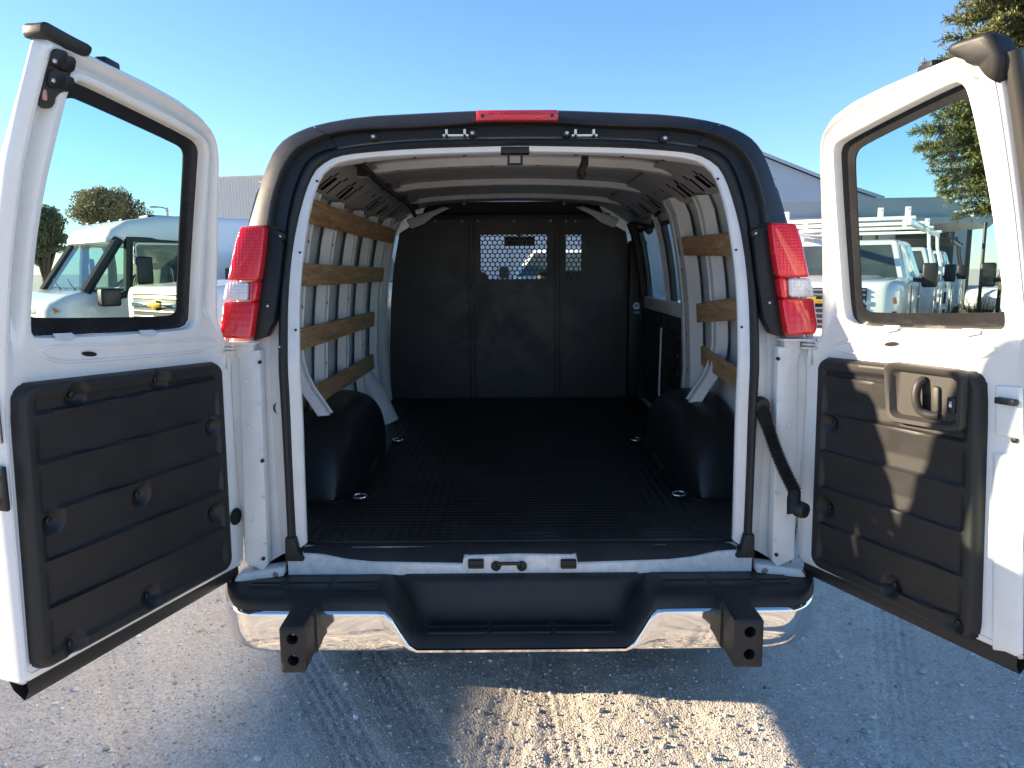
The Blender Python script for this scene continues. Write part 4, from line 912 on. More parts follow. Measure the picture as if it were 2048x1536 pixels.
def make_pickup(label, body='bed', rack=None, rackmat='truck_white'):
    """front at local y = 0 facing -Y, driver side +X"""
    t = thing('pickup_truck', label, 'pickup truck')
    rings = []
    for y, wd, z0, z1, rad in ((.0, .84, .66, 1.38, .10), (.05, .93, .60, 1.43, .12), (.16, .985, .56, 1.455, .12), (.5, 1.01, .55, 1.47, .12), (1.0, 1.015, .55, 1.48, .11), (1.5, 1.015, .55, 1.49, .09), (1.56, 1.015, .5, 1.42, .08), (3.55, 1.015, .5, 1.42, .08), (3.62, 1.0, .5, 1.40, .08)):
        rings.append([(x, y, z) for x, z in rrect(-wd, wd, z0, z1, rad, 4)])
    bd = B().loft(rings).obj('body', 'truck_white', t, ang=40)
    # hood bulge
    b = B(); b.loft([[(x * (.62 + .1 * (y > .7)), y, z + dz) for x, dz in ((-1, -.02), (-.8, .035), (.8, .035), (1, -.02))] for y, z in ((.12, 1.415), (.5, 1.455), (1.1, 1.483), (1.45, 1.488))], closed=False); b.obj('hood_bulge', 'truck_white', bd, ang=60)
    # greenhouse
    bt = [(-.94, 1.42, 1.41), (.94, 1.42, 1.41), (.97, 3.56, 1.41), (-.97, 3.56, 1.41)]; tpz = [(-.74, 2.12, 2.0), (.74, 2.12, 2.0), (.78, 3.36, 2.0), (-.78, 3.36, 2.0)]; tt = [(-.68, 2.25, 2.04), (.68, 2.25, 2.04), (.72, 3.28, 2.04), (-.72, 3.28, 2.04)]
    cab = B().loft([bt, tpz, tt]).obj('cab', 'truck_white', t, bevel=.04, seg=3)
    lerp = lambda a, c, k: tuple(np.array(a) * (1 - k) + np.array(c) * k)
    b = B(); A, C_, D_, E_ = bt[0], bt[1], tpz[1], tpz[0]
    spanel(b, [lerp(lerp(A, E_, .07), lerp(C_, D_, .07), k) for k in (.05, .95)] + [lerp(lerp(A, E_, .93), lerp(C_, D_, .93), k) for k in (.93, .07)], .004); b.obj('windshield', 'truck_glass', cab)
    for s in (0, 1):
        p, q, r_, u_ = (bt[1], bt[2], tpz[2], tpz[1]) if s else (bt[3], bt[0], tpz[0], tpz[3])
        for k0, k1 in (((.09, .47), (.53, .92)) if s else ((.08, .47), (.53, .91))):
            b = B(); spanel(b, [lerp(lerp(p, u_, .06), lerp(q, r_, .06), k) for k in (k0 - (.05 if (s and k0 < .2) else 0), k1)] + [lerp(lerp(p, u_, .92), lerp(q, r_, .92), k) for k in (k1, k0)], .004); b.obj('side_window', 'truck_glass', cab)
    b = B(); spanel(b, [lerp(lerp(bt[2], tpz[2], .2), lerp(bt[3], tpz[3], .2), k) for k in (.15, .85)] + [lerp(lerp(bt[2], tpz[2], .85), lerp(bt[3], tpz[3], .85), k) for k in (.85, .15)], .004); b.obj('rear_window', 'truck_glass', cab)
    # face
    b = B(); b.box((0, .0, 1.12), (1.30, .06, .52)); gr = b.obj('grille', 'truck_black', t, bevel=.02)
    for z in (.91, .98, 1.05, 1.12, 1.29, 1.35):
        b = B(); b.box((0, -.035, z), (1.28, .02, .022)); b.obj('grille_bar', 'alloy', gr, bevel=.004)
    b = B(); b.box((0, -.045, 1.205), (1.28, .02, .055)); b.obj('grille_bar', 'chrome', gr, bevel=.006)
    B().prism(bowtie(0, -.075, 1.205, .34, .125), (0, .03, 0)).obj('emblem', 'gold', gr, bevel=.004)
    for s in (-1, 1):
        b = B(); b.prism([(s * .60, .02, 1.255), (s * .97, .12, 1.265), (s * .985, .14, 1.175), (s * .64, .0, 1.165)], (0, -.035, 0)); hl = b.obj('headlight', 'lamp_clear', t, bevel=.006)
        b = B(); b.prism([(s * .90, .072, 1.245), (s * .975, .100, 1.25), (s * .985, .115, 1.19), (s * .91, .072, 1.185)], (0, -.02, 0)); b.obj('side_marker', 'amber', hl)
        b = B(); b.prism([(s * .66, -.0, 1.07), (s * .99, .10, 1.09), (s * .98, .09, .84), (s * .70, -.01, .80)], (0, -.02, 0)); b.obj('lower_lamp_bezel', 'truck_black', t, bevel=.006)
        # mirror
        b = B(); b.box((s * 1.20, 1.78, 1.52), (.20, .10, .34)); mo = b.obj('side_mirror', 'truck_black', t, bevel=.035, seg=3)
        b = B(); b.tube([(s * 1.0, 1.72, 1.46), (s * 1.14, 1.76, 1.44)], .03, 8); b.obj('mirror_arm', 'truck_black', mo)
        b = B(); b.tube([(s * .70, .14, 1.425), (s * .80, .45, 1.462), (s * .86, 1.0, 1.485), (s * .88, 1.44, 1.49)], .006, 5); b.tube([(s * 1.014, 1.44, 1.38), (s * 1.019, 1.46, .62)], .006, 5); b.obj('panel_gap', 'truck_black', t)
        for yd in (2.52, ):
            b = B(); b.box((s * 1.018, yd, .97), (.006, .012, .85)); b.obj('door_gap', 'truck_black', t)
        for yd in (2.36, 3.30):
            b = B(); b.box((s * 1.028, yd, 1.20), (.03, .17, .035)); b.obj('door_handle', 'truck_white', t, bevel=.01)
        # wheel arches and wheels
        for yw in (.98, 4.75):
            b = B(); b.lathe((s * .80, yw, .42), (s, 0, 0), [(.0, 0), (.50, 0), (.50, .22), (.0, .222)], 30); b.obj('wheel_arch', 'truck_black', t)
            wheel(t, (s * .90, yw, .40), (s, 0, 0), .40, .26)
    b = B(); rings = [[(x, y + .16 * (abs(x) / 1.0) ** 3, z) for y, z in ((.02, .52), (-.09, .54), (-.11, .64), (-.10, .76), (.02, .80))] for x in np.linspace(-1.0, 1.0, 17)]; b.loft(rings); bu = b.obj('front_bumper', 'chrome', t, ang=50)
    b = B(); b.box((0, -.118, .64), (.36, .02, .17)); b.obj('number_plate', 'sticker_white', bu)
    b = B(); b.box((0, -.10, .56), (1.2, .03, .09)); b.obj('air_dam', 'truck_black', bu, bevel=.01)
    if body == 'utility':
        for s in (-1, 1):
            b = B(); b.loft([[(s * .62, y, z) for y, z in ((3.72, .62), (3.72, 1.52), (6.0, 1.52), (6.0, .62))], [(s * 1.10, y, z) for y, z in ((3.72, .62), (3.72, 1.52), (6.0, 1.52), (6.0, .62))]]); ub = b.obj('tool_box', 'truck_white', t, bevel=.02)
            for y0, y1, z0, z1 in ((3.78, 4.2, .68, 1.46), (4.24, 5.24, 1.02, 1.46), (5.28, 5.94, .68, 1.46)):
                b = B(); b.box((s * 1.106, (y0 + y1) / 2, (z0 + z1) / 2), (.02, y1 - y0, z1 - z0)); dd = b.obj('locker_door', 'truck_white', t, bevel=.006)
                b = B(); b.box((s * 1.12, (y0 + y1) / 2, (z0 + z1) / 2 + .05), (.02, .09, .07)); b.obj('locker_latch', 'steel', dd, bevel=.004)
            b = B(); b.lathe((s * .82, 4.75, .42), (s, 0, 0), [(.0, 0), (.50, 0), (.50, .288), (.0, .29)], 30); b.obj('wheel_arch', 'truck_black', t)
    else:
        b = B(); b.loft([[(x, y, z) for x, z in rrect(-1.015, 1.015, .55, 1.42, .06, 3)] for y in (3.68, 5.9)]); b.obj('cargo_bed', 'truck_white', t)
    b = B(); b.box((0, 4.9, .62), (1.3, 2.2, .2)); b.obj('chassis', 'truck_black', t)
    if rack:
        w_ = 1.06; zr = 2.22
        rk = B()
        for s in (-1, 1): rk.box((s * w_ * .93, 3.4, zr), (.06, 5.0, .09))
        ro_ = rk.obj('ladder_rack', rackmat, t, bevel=.01)
        for y in (3.95, 5.8):
            for s in (-1, 1):
                b = B(); b.loft([[(s * (x0 - .025), y - hw, z), (s * (x0 + .025), y - hw, z), (s * (x0 + .025), y + hw, z), (s * (x0 - .025), y + hw, z)] for x0, z, hw in ((1.08, 1.3, .09), (1.08, 1.62, .08), (1.0, 1.98, .05), (.985, 2.2, .05))]); b.obj('rack_post', rackmat, ro_, bevel=.01)
        for y in (1.0, 2.4, 3.95, 5.8):
            b = B(); b.box((0, y, zr + .055), (2.1, .06, .05)); b.obj('rack_bar', rackmat, ro_, bevel=.006)
        for y in (1.02, 3.97):
            for x in (-.95, -.6, .62, .95):
                b = B(); b.box((x, y, zr + .13), (.07, .05, .14)); b.box((x, y - .028, zr + .17), (.03, .006, .03)); b.obj('rack_stop', rackmat, ro_, bevel=.006)
    return t
def place(t, x, y, deg): t.location = (x, y, 0); t.rotation_euler = (0, 0, R(deg)); return t
G1 = 'work trucks parked in the lot'
tr = make_pickup('white work pickup with gold emblem grille and white ladder rack, behind right tail lamp', 'utility', True); tr['group'] = G1; place(tr, 3.9, 10.0, -32.7)
t2 = make_pickup('white service pickup with black rack seen in the right door window, farther back', 'utility', True, 'truck_black'); t2['group'] = G1; place(t2, 8.76, 17.5, -32)
base = make_pickup('white pickup with gold emblem grille seen low in the left door window', 'bed'); base['group'] = G1; place(base, -4.55, 10.0, -39)
def dup_truck(label, x, y, deg):
    c = copy_tree(base); c['label'] = label; c['group'] = G1; return place(c, x, y, deg)
dup_truck('white pickup edge with dark side mirror at the far right of the right door window', 6.75, 8.75, -33)
dup_truck('white pickup parked nose-on ahead, seen through the holes of the black partition', .4, 13.5, -20)
t5 = dup_truck('white pickup seen through the side windows inside the van', 6.6, 14.2, -32)

# delivery van
def make_delivery(label):
    t = thing('delivery_van', label, 'delivery van')
    rings = []
    for y, wd, z0, z1, rad in ((.0, .86, .55, 1.28, .10), (.08, .97, .48, 1.36, .14), (.30, 1.04, .45, 1.46, .14), (.55, 1.06, .45, 1.52, .10), (.60, 1.06, .45, 1.50, .08), (2.2, 1.06, .45, 1.50, .08)):
        rings.append([(x, y, z) for x, z in rrect(-wd, wd, z0, z1, rad, 5)])
    fb = B().loft(rings).obj('front_body', 'truck_white', t, ang=40)
    # roof cap over the cab
    rings = []
    for y, wd, z0, z1 in ((.98, .90, 2.30, 2.38), (1.06, .97, 2.27, 2.52), (1.3, 1.03, 2.27, 2.65), (1.8, 1.055, 2.27, 2.73), (2.3, 1.065, 2.27, 2.76)):
        rings.append([(x, y, z) for x, z in rrect(-wd, wd, z0, z1, min(.12, (z1 - z0) * .45), 5)])
    rf = B().loft(rings).obj('roof_cap', 'truck_white', t, ang=45)
    for x in (-.75, -.25, .25, .75):
        b = B(); b.box((x, 1.32, 2.655), (.12, .08, .04)); b.obj('marker_lamp', 'truck_black', rf, bevel=.012)
    b = B(); b.box((0, 2.2, 2.77), (.4, .5, .07)); b.obj('roof_vent', 'truck_black', rf, bevel=.03)
    bx = B(); bx.loft([[(x, y, z) for x, z in rrect(-1.07, 1.07, .45, 2.76, .12, 5)] for y in (2.28, 7.2)]); bo2 = bx.obj('cargo_box', 'truck_white', t)
    for s in (-1, 1):
        b = B(); b.box((s * 1.072, 4.7, 2.5), (.012, 4.8, .03)); b.obj('side_moulding', 'truck_white', bo2)
    # cab frame: A pillars, B pillars, headers in black
    lp = lambda a, c, k: np.array(a) * (1 - k) + np.array(c) * k
    for s in (-1, 1):
        b = B(); b.tube([(s * 1.0, .58, 1.50), (s * .97, 1.15, 2.34)], .085, 8); b.obj('windshield_pillar', 'truck_black', t)
        b = B(); b.tube([(s * 1.02, 1.22, 1.50), (s * .98, 1.30, 2.34)], .075, 8); b.obj('quarter_pillar', 'truck_black', t)
        b = B(); b.box((s * 1.035, 2.22, 1.93), (.05, .12, .9)); b.box((s * 1.02, 1.75, 2.34), (.05, 1.0, .08)); b.obj('door_frame', 'truck_black', t, bevel=.01)
        P_ = rrect(1.36, 2.14, 1.52, 2.28, .06, 4); b = B(); b.loft([[(s * 1.05, y, z) for y, z in P_], [(s * 1.068, y, z) for y, z in P_], [(s * 1.068, 1.75 + (y - 1.75) * .95, 1.9 + (z - 1.9) * .95) for y, z in P_], [(s * 1.05, 1.75 + (y - 1.75) * .95, 1.9 + (z - 1.9) * .95) for y, z in P_]], caps=False); b.obj('door_window_trim', 'truck_white', t)
        b = B(); b.poly([(s * 1.055, y, z) for y, z in rrect(1.37, 2.13, 1.53, 2.27, .06, 4)]); b.obj('door_window', 'van_glass', t)
        b = B(); b.poly([(s * 1.02, .70, 1.52), (s * 1.02, 1.2, 1.52), (s * .98, 1.28, 2.36), (s * .97, 1.18, 2.36)]); b.obj('quarter_window', 'van_glass', t)
        b = B(); b.prism([(s * .50, .03, 1.28), (s * .98, .14, 1.28), (s * 1.02, .24, 1.22), (s * .98, .16, 1.15), (s * .50, .03, 1.15)], (0, -.04, 0)); hl = b.obj('headlight', 'lamp_clear', t, bevel=.006)
        b = B(); b.prism([(s * .88, .05, 1.27), (s * 1.0, .13, 1.26), (s * 1.02, .17, 1.22), (s * .96, .10, 1.16), (s * .86, .05, 1.16)], (0, -.02, 0)); b.obj('turn_signal', 'amber', hl)
        # twin mirrors on an arm
        b = B(); b.box((s * 1.36, .80, 1.42), (.20, .30, .28)); mo = b.obj('lower_mirror', 'truck_black', t, bevel=.04, seg=3)
        b = B(); b.tube([(s * 1.08, 1.45, 1.58), (s * 1.22, 1.15, 1.46), (s * 1.33, .90, 1.42)], .05, 8); b.obj('mirror_arm', 'truck_black', mo)
        b = B(); b.box((s * 1.28, 1.40, 1.84), (.10, .26, .44)); b.obj('upper_mirror', 'truck_black', t, bevel=.04, seg=3)
        for yw in (1.05, 5.6):
            b = B(); b.lathe((s * .85, yw, .42), (s, 0, 0), [(.0, 0), (.47, 0), (.47, .225), (.0, .227)], 30); b.obj('wheel_arch', 'truck_black', t)
            wheel(t, (s * .92, yw, .38), (s, 0, 0), .38, .25)
        b = B(); b.box((s * 1.064, 1.30, .98), (.006, .012, .95)); b.box((s * 1.064, 2.26, 1.4), (.006, .012, 1.8)); b.obj('door_gap', 'truck_black', t)
    b = B(); b.poly([(-.98, .56, 1.51), (.98, .56, 1.51), (.94, 1.14, 2.38), (-.94, 1.14, 2.38)]); b.obj('windshield', 'van_glass', t)
    b = B(); b.box((0, 1.16, 2.37), (1.95, .10, .08)); b.box((0, .60, 1.49), (1.95, .14, .05)); b.obj('windshield_surround', 'truck_black', t, bevel=.01)
    b = B(); b.box((0, .0, 1.215), (1.0, .03, .10)); b.obj('front_strip', 'alloy', t, bevel=.005)
    for x in (-.45, .25):
        b = B(); b.tube([(x + .35, .55, 1.54), (x, .62, 1.60), (x - .4, .70, 1.70)], .012, 6); b.obj('wiper', 'truck_black', t)
    b = B(); b.box((0, 2.30, 1.95), (2.0, .04, .85)); b.obj('cab_bulkhead', 'truck_interior', t)
    b = B(); b.box((0, .95, 1.47), (1.9, .6, .16)); b.obj('dashboard', 'truck_interior', t, bevel=.05)
    for x in (-.5, .5):
        b = B(); b.box((x, 1.95, 1.66), (.48, .16, .62), Matrix.Rotation(R(-10), 3, 'X')); st_ = b.obj('seat', 'seat_tan', t, bevel=.06, seg=3)
        b = B(); b.box((x, 2.02, 2.07), (.26, .09, .18)); b.obj('headrest', 'truck_interior', st_, bevel=.04, seg=3)
    B().lathe((.5, 1.38, 1.66), (0, -.6, .8), [(.19, -.014), (.205, 0), (.19, .014), (.175, 0), (.19, -.014)], 24).obj('steering_wheel', 'truck_black', t)
    return t
dv = make_delivery('white delivery van with large windshield behind the left door window'); dv['group'] = 'delivery vans in the lot'; place(dv, -7.05, 11.25, -43); dv.scale = (.9, .9, .9)
dv2 = copy_tree(dv); dv2['label'] = 'white delivery van parked outside the picture, beyond the left door'; place(dv2, -10.8, 10.9, 178); dv2.scale = (1, 1, 1)

# estate car behind the grass
sv = thing('estate_car', 'white car with dark roof and big wheel behind dry grass, right door window', 'car')
rings = []
for y, wd, z0, z1, rd in ((0, .8, .5, .85, .1), (.15, .9, .4, .98, .14), (1.2, .95, .38, 1.08, .12), (3.4, .96, .38, 1.12, .1), (4.5, .92, .4, 1.12, .12), (4.65, .84, .5, 1.05, .12)): rings.append([(x, y, z) for x, z in rrect(-wd, wd, z0, z1, rd, 4)])
B().loft(rings).obj('body', 'truck_white', sv)
gh = B().loft([[(-.88, 1.1, 1.06), (.88, 1.1, 1.06), (.9, 4.5, 1.1), (-.9, 4.5, 1.1)], [(-.70, 1.85, 1.72), (.70, 1.85, 1.72), (.74, 4.2, 1.75), (-.74, 4.2, 1.75)], [(-.62, 2.0, 1.80), (.62, 2.0, 1.80), (.66, 4.1, 1.82), (-.66, 4.1, 1.82)]]).obj('roof', 'truck_glass', sv, bevel=.05)
b = B()
for s in (-1, 1): b.tube([(s * .66, 2.0, 1.85), (s * .66, 4.1, 1.87)], .02, 6)
b.obj('roof_bar', 'alloy', gh)
b = B(); b.box((.2, 4.0, 1.88), (.5, .3, .08)); b.obj('roof_pod', 'lens_red_smooth', gh, bevel=.02)
for s in (-1, 1):
    b = B(); b.box((s * .955, 2.5, .85), (.012, 1.6, .10)); b.obj('side_stripe', 'lens_red_smooth', sv)
    for yw in (.95, 3.7):
        b = B(); b.lathe((s * .8, yw, .40), (s, 0, 0), [(0, 0), (.45, 0), (.45, .165), (0, .167)], 28); b.obj('wheel_arch', 'truck_black', sv); wheel(sv, (s * .86, yw, .36), (s, 0, 0), .36, .22)
place(sv, 14.0, 22.4, -64)

# ================================================================== BUILDINGS
wh = thing('metal_warehouse', 'pale ribbed metal warehouse wall beyond the left tail lamp', 'warehouse', (-14, 45, 0)); WORLD_BUILT.add(wh.name)
b = B(); zz0 = at_y(435, 358, 45)[2]; x0, x1 = -17.4, -4.5; n = 300; xsn = np.linspace(x0, x1, n)
zt = [zz0 + (x + 17) * .03 for x in xsn]; mat('corrugated', (.68, .66, .62), .55, var=(.4, .3, (.58, .56, .52)))
b.loft([[(x, 45 + (.05 if i % 4 < 2 else 0), 0) for i, x in enumerate(xsn)], [(x, 45 + (.05 if i % 4 < 2 else 0), z) for i, (x, z) in enumerate(zip(xsn, zt))]], closed=False); b.obj('ribbed_wall', 'corrugated', wh, ang=20)
b = B(); b.loft([[(x0, 44.9, zt[0] - .02), (x0, 60, zt[0]), (x0, 60, zt[0] + .2), (x0, 44.9, zt[0] + .1)], [(x1, 44.9, zt[-1] - .02), (x1, 60, zt[-1]), (x1, 60, zt[-1] + .2), (x1, 44.9, zt[-1] + .1)]]); b.obj('roof', 'corrugated', wh)
b = B(); b.box(((x0 + x1) / 2, 59.9, 3.2), (x1 - x0 - .2, .1, 6.4)); b.box((x0 + .06, 52.5, 3.2), (.1, 14.6, 6.4)); b.box((x1 - .06, 52.5, 3.3), (.1, 14.6, 6.6)); b.obj('side_wall', 'corrugated', wh)
sh = thing('gabled_warehouse', 'blue grey gabled warehouse beyond the right tail lamp', 'warehouse', (17, 48, 0)); WORLD_BUILT.add(sh.name)
Y0 = 46.
pk = [at_y(*p, Y0) for p in ((1300, 240), (1525, 313), (1645, 361), (1765, 401))]
prf = [(pk[0][0], pk[0][2]), (pk[1][0], pk[1][2]), (pk[2][0], pk[2][2]), (pk[3][0], pk[3][2])]
low = [(prf[0][0] - 15, prf[0][1] - 5.0)]
outl = [(low[0][0], 0)] + low + prf + [(prf[-1][0], 0)]
b = B(); b.prism([(x, Y0, z) for x, z in outl], (0, 22, 0)); b.obj('wall', 'shop_wall', sh)
b = B(); tp_ = low + prf; b.loft([[(x, Y0 - .25, z + .02) for x, z in tp_], [(x, Y0 - .25, z + .22) for x, z in tp_], [(x, Y0 + 22.2, z + .22) for x, z in tp_]], closed=False); b.obj('roof', 'shop_wall', sh)
b = B()
for x in np.arange(prf[0][0] - 14, prf[-1][0], 1.0): b.box((x, Y0 - .02, 2.0), (.05, .03, 4.0))
b.obj('wall_rib', 'shop_wall', sh)
cn = thing('canopy_building', 'low building with blue grey sloping canopy seen in the right door window', 'building', (17, 32, 0)); WORLD_BUILT.add(cn.name)
Yc = 29.
c = [at_y(*p, Yc) for p in ((1560, 404), (1793, 398), (1950, 432), (1950, 443), (1560, 447))]
b = B(); b.loft([[(p[0], Yc, p[2]) for p in c], [(p[0] + 1.5, Yc + 9, p[2]) for p in c]]); b.obj('canopy', 'shop_roof', cn)
b = B(); f0, f1 = at_y(1560, 436, Yc - .15), at_y(1950, 443, Yc - .15); b.box(((f0[0] + f1[0]) / 2, Yc - .1, (f0[2] + f1[2]) / 2 - .02), (f1[0] - f0[0], .15, .22)); b.obj('fascia', 'shop_roof', cn)
ec = [at_y(*p, Yc - .3) for p in ((1946, 424), (1960, 414), (1978, 414), (1990, 426), (1988, 447), (1976, 457), (1950, 445))]
b = B(); b.prism([(p[0], p[1], p[2]) for p in ec], (.3, 4, 0)); b.obj('canopy_end', 'shop_roof', cn, bevel=.05)
b = B(); q0, q1 = at_y(1640, 447, Yc + 3), at_y(1925, 470, Yc + 3); b.box(((q0[0] + q1[0]) / 2, Yc + 5, q0[2] / 2), (q1[0] - q0[0], 3, q0[2])); b.obj('wall', 'shop_wall', cn)
b = B(); q2 = at_y(1800, 447, Yc + 3); b.box(((q2[0] + q1[0]) / 2, Yc + 3.45, q0[2] / 2 - .1), (q1[0] - q2[0] - .2, .12, q0[2] - .3)); b.obj('open_bay', 'shop_dark', cn)
b = B(); q = at_y(1972, 455, Yc); b.tube([(q[0], Yc + 1, 0), (q[0], Yc + 1, q[2])], .09, 8); b.obj('canopy_post', 'truck_black', cn)
bb = thing('beige_roofed_hall', 'building with long beige roof behind the canopy, right door window', 'building', (32, 62, 0)); WORLD_BUILT.add(bb.name)
c = [at_y(*p, 60) for p in ((1700, 397), (1880, 394), (1960, 420), (1960, 470), (1700, 470))]
b = B(); b.prism([(p[0], 60, p[2]) for p in c[:3]] + [(c[2][0], 60, c[2][2] - .3), (c[0][0], 60, c[0][2] - 1.2)], (0, 15, 0)); b.obj('roof', 'beige_roof', bb)
b = B(); b.box(((c[0][0] + c[2][0]) / 2, 67, (c[0][2] - 1.2) / 2), (c[2][0] - c[0][0] - .5, 13, c[0][2] - 1.25)); b.obj('wall', 'beige_roof', bb)

# ================================================================== TREES, LAMP, GRASS
def leaf_cloud(name, centres, radii, counts, size, tones, parent, droop=0., flat=.75):
    V, T = [], []
    for cc, rr, n in zip(centres, radii, counts):
        d = RNG.normal(size=(n, 3)); d /= np.linalg.norm(d, axis=1)[:, None]; p = np.array(cc) + d * (RNG.random((n, 1)) ** .45) * np.array(rr)
        a = RNG.normal(size=(n, 3)); a /= np.linalg.norm(a, axis=1)[:, None]; b_ = np.cross(a, RNG.normal(size=(n, 3))); b_ /= np.linalg.norm(b_, axis=1)[:, None]
        s = size * RNG.uniform(.6, 1.4, (n, 1)); a = a * s; b_ = b_ * s * flat
        V.append(np.stack([p - a, p - b_ * .6, p + a, p + b_ * .6], 1)); k = tones[RNG.integers(0, len(tones), n)] * np.exp(RNG.normal(0, .22, (n, 1))); T.append(np.repeat(k[:, None], 4, 1))
    V = np.concatenate(V).reshape(-1, 3); T = np.concatenate(T).reshape(-1, 3); Fq = np.arange(len(V)).reshape(-1, 4)
    o = bpy.data.objects.new(name, np_mesh(name, V, Fq, 'leaves', 4, np.clip(T, .005, .5))); COL.objects.link(o); o.parent = parent
    if parent.name in WORLD_BUILT: o.matrix_parent_inverse = Matrix.Translation(parent.location).inverted()
    return o
def broadleaf(label, px, py0, py1, wpx, Y, tones, seed):
    global RNG
    RNG = np.random.default_rng(seed)
    cx, _, zt_ = at_y(px, py0, Y); zb = at_y(px, py1, Y)[2]; wx = wpx / F_PX * Y
    t = thing('broadleaf_tree', label, 'tree', (cx, Y, 0), group='round trees behind the lot'); WORLD_BUILT.add(t.name)
    hc = (zt_ + zb) / 2; b = B(); b.tube([(cx, Y, -.1), (cx + .1, Y, zb * .6), (cx, Y, hc)], [.32, .26, .14], 10)
    for k in range(9):
        a = RNG.uniform(0, 6.28); L = RNG.uniform(.3, .48) * wx; e = (cx + L * math.cos(a), Y + L * math.sin(a), hc + RNG.uniform(-.1, .35) * (zt_ - zb)); b.tube([(cx, Y, zb * .62 + .3), ((cx + e[0]) / 2, (Y + e[1]) / 2, (zb + e[2]) / 2), e], [.13, .08, .03], 7)
    b.obj('trunk', 'bark', t)
    cs, rs, ns = [], [], []
    for k in range(90):
        d = RNG.normal(size=3); d /= np.linalg.norm(d); d[2] = d[2] * .85 + .05; r = RNG.random() ** .4; p = np.array([cx, Y, hc]) + d * r * np.array([wx * .44, wx * .40, (zt_ - zb) * .42]); cs.append(p); rr = RNG.uniform(.10, .17) * wx; rs.append((rr, rr, rr * .7)); ns.append(230)
    leaf_cloud('crown', cs, rs, ns, .09, tones * 1.5, t)
g_d = np.array([[.09, .11, .048], [.115, .12, .055], [.075, .09, .045]]); g_b = np.array([[.18, .145, .08], [.13, .125, .065], [.21, .15, .07], [.10, .11, .055]])
broadleaf('round olive brown tree standing above the delivery van', 207, 362, 490, 148, 48, g_b, 11)
broadleaf('dark tree partly behind the left door frame', 74, 384, 560, 95, 50, g_d, 12)
broadleaf('small tree low behind the canopy at the far right', 2040, 455, 500, 60, 60, g_d, 13)
# conifer
RNG = np.random.default_rng(5); Yt = 17.; cxt = at_y(2052, 300, Yt)[0]
ct = thing('conifer_tree', 'tall green conifer with drooping sprays at the right edge', 'tree', (cxt, Yt, 0)); WORLD_BUILT.add(ct.name)
b = B(); b.tube([(cxt, Yt, -.1), (cxt + .05, Yt, 4), (cxt, Yt, 9), (cxt, Yt, 13)], [.34, .28, .17, .04], 12)
tips = []
for k in range(480):
    z = 2.7 + 10.2 * (k / 480) ** .95; a = RNG.uniform(0, 6.28); f = (z - 2.7) / 10.3
    L = (1.0 + 1.35 * min(1, f * 5)) * (1 - .82 * max(0, f - .16) / .84) * RNG.uniform(.78, 1.12)
    e = np.array([cxt + L * math.cos(a), Yt + L * math.sin(a), z + .12 * L - .25 * (L > 1.2)]); s0 = np.array([cxt, Yt, z]); mid = (s0 + e) / 2 + np.array([0, 0, .12])
    b.tube([s0, mid, e], [.035, .02, .006], 5, caps=False); tips.append((s0, mid, e, L))
b.obj('trunk', 'bark', ct)
V, T = [], []
tn = np.array([[.11, .135, .042], [.15, .16, .05], [.085, .108, .038], [.20, .19, .07]])
pp, mm, tpar = [], [], []
for s0, mid, e, L in tips:
    ns = int(34 * L) + 12; t_ = (.15 + .85 * (np.arange(ns) + RNG.random(ns)) / ns)[:, None]
    p = (1 - t_) ** 2 * s0 + 2 * t_ * (1 - t_) * mid + t_ * t_ * e
    for _ in range(2): pp.append(p); mm.append(np.repeat(((e - s0) / np.linalg.norm(e - s0))[None], ns, 0)); tpar.append(t_)
pp, mm, tpar = np.concatenate(pp), np.concatenate(mm), np.concatenate(tpar); n = len(pp); unit = lambda a: a / np.linalg.norm(a, axis=-1, keepdims=True)
sd = RNG.normal(size=(n, 3)); sd = unit(sd - mm * (sd * mm).sum(1, keepdims=True))
tw = mm * RNG.uniform(.3, .9, (n, 1)) + sd * RNG.uniform(.4, 1, (n, 1)); tw[:, 2] += RNG.uniform(-.35, .3, n); tw = unit(tw)
ln = RNG.uniform(.12, .30, (n, 1)) * (1.1 - .4 * tpar); tone = tn[RNG.integers(0, 4, n)] * np.exp(RNG.normal(0, .2, (n, 1))); nd = 9
for k in range(nd):
    o_ = pp + tw * ln * (k + .5) / nd; w1 = unit(np.cross(tw, RNG.normal(size=(n, 3)))); nl = RNG.uniform(.03, .06, (n, 1)); w2 = np.cross(w1, tw); tipn = o_ + (w1 * .8 + tw * .75) * nl; wd = w2 * .009 + tw * .008
    V.append(np.stack([o_ - wd, tipn - wd * .5, tipn + wd * .5, o_ + wd], 1).reshape(-1, 3)); T.append(np.repeat(tone, 4, 0))
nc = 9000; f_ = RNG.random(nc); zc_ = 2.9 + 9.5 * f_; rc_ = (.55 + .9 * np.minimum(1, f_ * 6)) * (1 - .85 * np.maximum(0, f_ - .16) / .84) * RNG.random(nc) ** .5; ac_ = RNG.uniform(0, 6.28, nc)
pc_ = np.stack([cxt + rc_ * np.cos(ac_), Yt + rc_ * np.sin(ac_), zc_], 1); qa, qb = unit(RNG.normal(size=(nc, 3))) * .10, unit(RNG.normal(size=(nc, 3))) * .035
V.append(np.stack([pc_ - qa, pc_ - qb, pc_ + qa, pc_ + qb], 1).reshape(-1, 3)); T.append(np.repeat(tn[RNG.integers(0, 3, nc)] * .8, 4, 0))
V = np.concatenate(V); T = np.clip(np.concatenate(T), .01, .4); o = bpy.data.objects.new('crown', np_mesh('crown', V, np.arange(len(V)).reshape(-1, 4), 'leaves', 4, T)); COL.objects.link(o); o.parent = ct; o.matrix_parent_inverse = Matrix.Translation(ct.location).inverted()
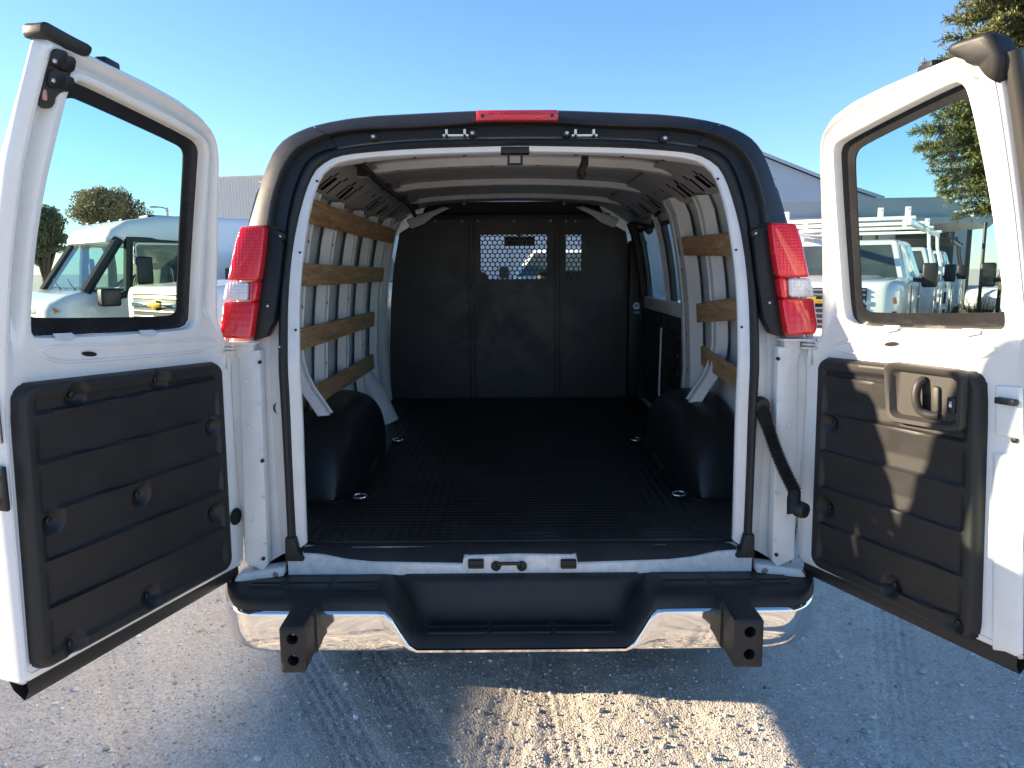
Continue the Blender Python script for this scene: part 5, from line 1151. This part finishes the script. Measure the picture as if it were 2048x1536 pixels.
# bare sapling behind the right truck
bs = thing('bare_sapling', 'thin leafless brown sapling before the grey gabled warehouse', 'tree', (at_y(1601, 420, 24)[0], 24, 0)); WORLD_BUILT.add(bs.name)
b = B(); cx = at_y(1601, 420, 24)[0]; zt_ = at_y(1601, 408, 24)[2]; b.tube([(cx, 24, 0), (cx, 24, zt_ * .75)], [.05, .03], 6)
for k in range(26):
    a = RNG.uniform(0, 6.28); z = zt_ * RNG.uniform(.5, .8); L = RNG.uniform(.3, .7); e = (cx + L * .7 * math.cos(a), 24 + L * .7 * math.sin(a), z + L * .9); b.tube([(cx, 24, z - .1), ((cx + e[0]) / 2, (24 + e[1]) / 2, z + .3 * L), e], [.018, .012, .004], 5)
mat('twig', (.20, .14, .09), .9); b.obj('branches', 'twig', bs)
# street lamp
lx = at_y(333, 430, 55); b = B(); q = at_y(334, 415, 55); q2 = at_y(312, 414, 55)
lm = thing('street_lamp', 'grey street lamp arm above the delivery van roof', 'street lamp', (q[0], 55, 0)); WORLD_BUILT.add(lm.name)
b.tube([(q[0], 55, 0), (q[0], 55, q[2])], .09, 8); b.tube(smooth_line([(q[0], 55, q[2] - .1), ((q[0] + q2[0]) / 2, 55, q2[2] - .02), (q2[0], 55, q2[2])], 2), .05, 6); po_ = b.obj('pole', 'lamp_pole', lm)
b = B(); b.box((q2[0] - .15, 55, q2[2]), (.5, .25, .12)); b.obj('lamp_head', 'lamp_pole', lm, bevel=.04)
# dry grass clump and fence post
gx = at_y(1963, 600, 12.6); V, T = [], []
for k in range(2600):
    a, r = RNG.uniform(0, 6.28), RNG.random() ** .5 * .42; p = np.array([gx[0] + r * math.cos(a), 12.6 + r * math.sin(a), -.01]); h = RNG.uniform(.5, 1.25) * (1.15 - r); lx_ = RNG.normal(0, .16, 2) + .35 * np.array([math.cos(a), math.sin(a)]) * r
    sd = np.array([math.cos(a + 1.57), math.sin(a + 1.57), 0]) * .004; m_ = p + np.array([lx_[0] * .35, lx_[1] * .35, h * .6]); e = p + np.array([lx_[0] * 1.3, lx_[1] * 1.3, h])
    V += [p - sd, p + sd, m_ + sd, m_ - sd, m_ - sd, m_ + sd, e + sd * .3, e - sd * .3]; T += [np.array([.13, .11, .06]) * math.exp(RNG.normal(0, .3))] * 8
V = np.array(V); o = bpy.data.objects.new('grass_clump', np_mesh('grass_clump', V, np.arange(len(V)).reshape(-1, 4), 'blades', 4, np.array(T))); COL.objects.link(o); tag(o, 'clump of dry ornamental grass low in the right door window', 'grass clump')
fp = at_y(1971, 450, 14); b = B(); b.tube([(fp[0], 14, 0), (fp[0], 14, fp[2])], .03, 8); b.lathe((fp[0], 14, fp[2]), (0, 0, 1), [(.035, 0), (.03, .04), (.005, .05)], 10); o = b.obj('fence_post', 'truck_black'); tag(o, 'thin dark post standing in the dry grass', 'post')

lq = at_z(1535, 1381, -.005); b = B()
for k in range(9):
    a = RNG.uniform(0, 6.28); c0 = np.array([lq[0] + RNG.normal(0, .012), lq[1] + RNG.normal(0, .008), -.002 + RNG.uniform(0, .006)]); d1 = np.array([math.cos(a), math.sin(a), RNG.normal(0, .2)]) * RNG.uniform(.008, .018); d2 = np.array([-math.sin(a), math.cos(a), RNG.normal(0, .3)]) * .005
    b.poly([c0 - d1, c0 - d2, c0 + d1, c0 + d2])
mat('dead_leaf', (.05, .045, .03), .8); o = b.obj('leaf_litter', 'dead_leaf'); tag(o, 'small dark tuft of dead leaves on the gravel under the right door', 'leaf litter')
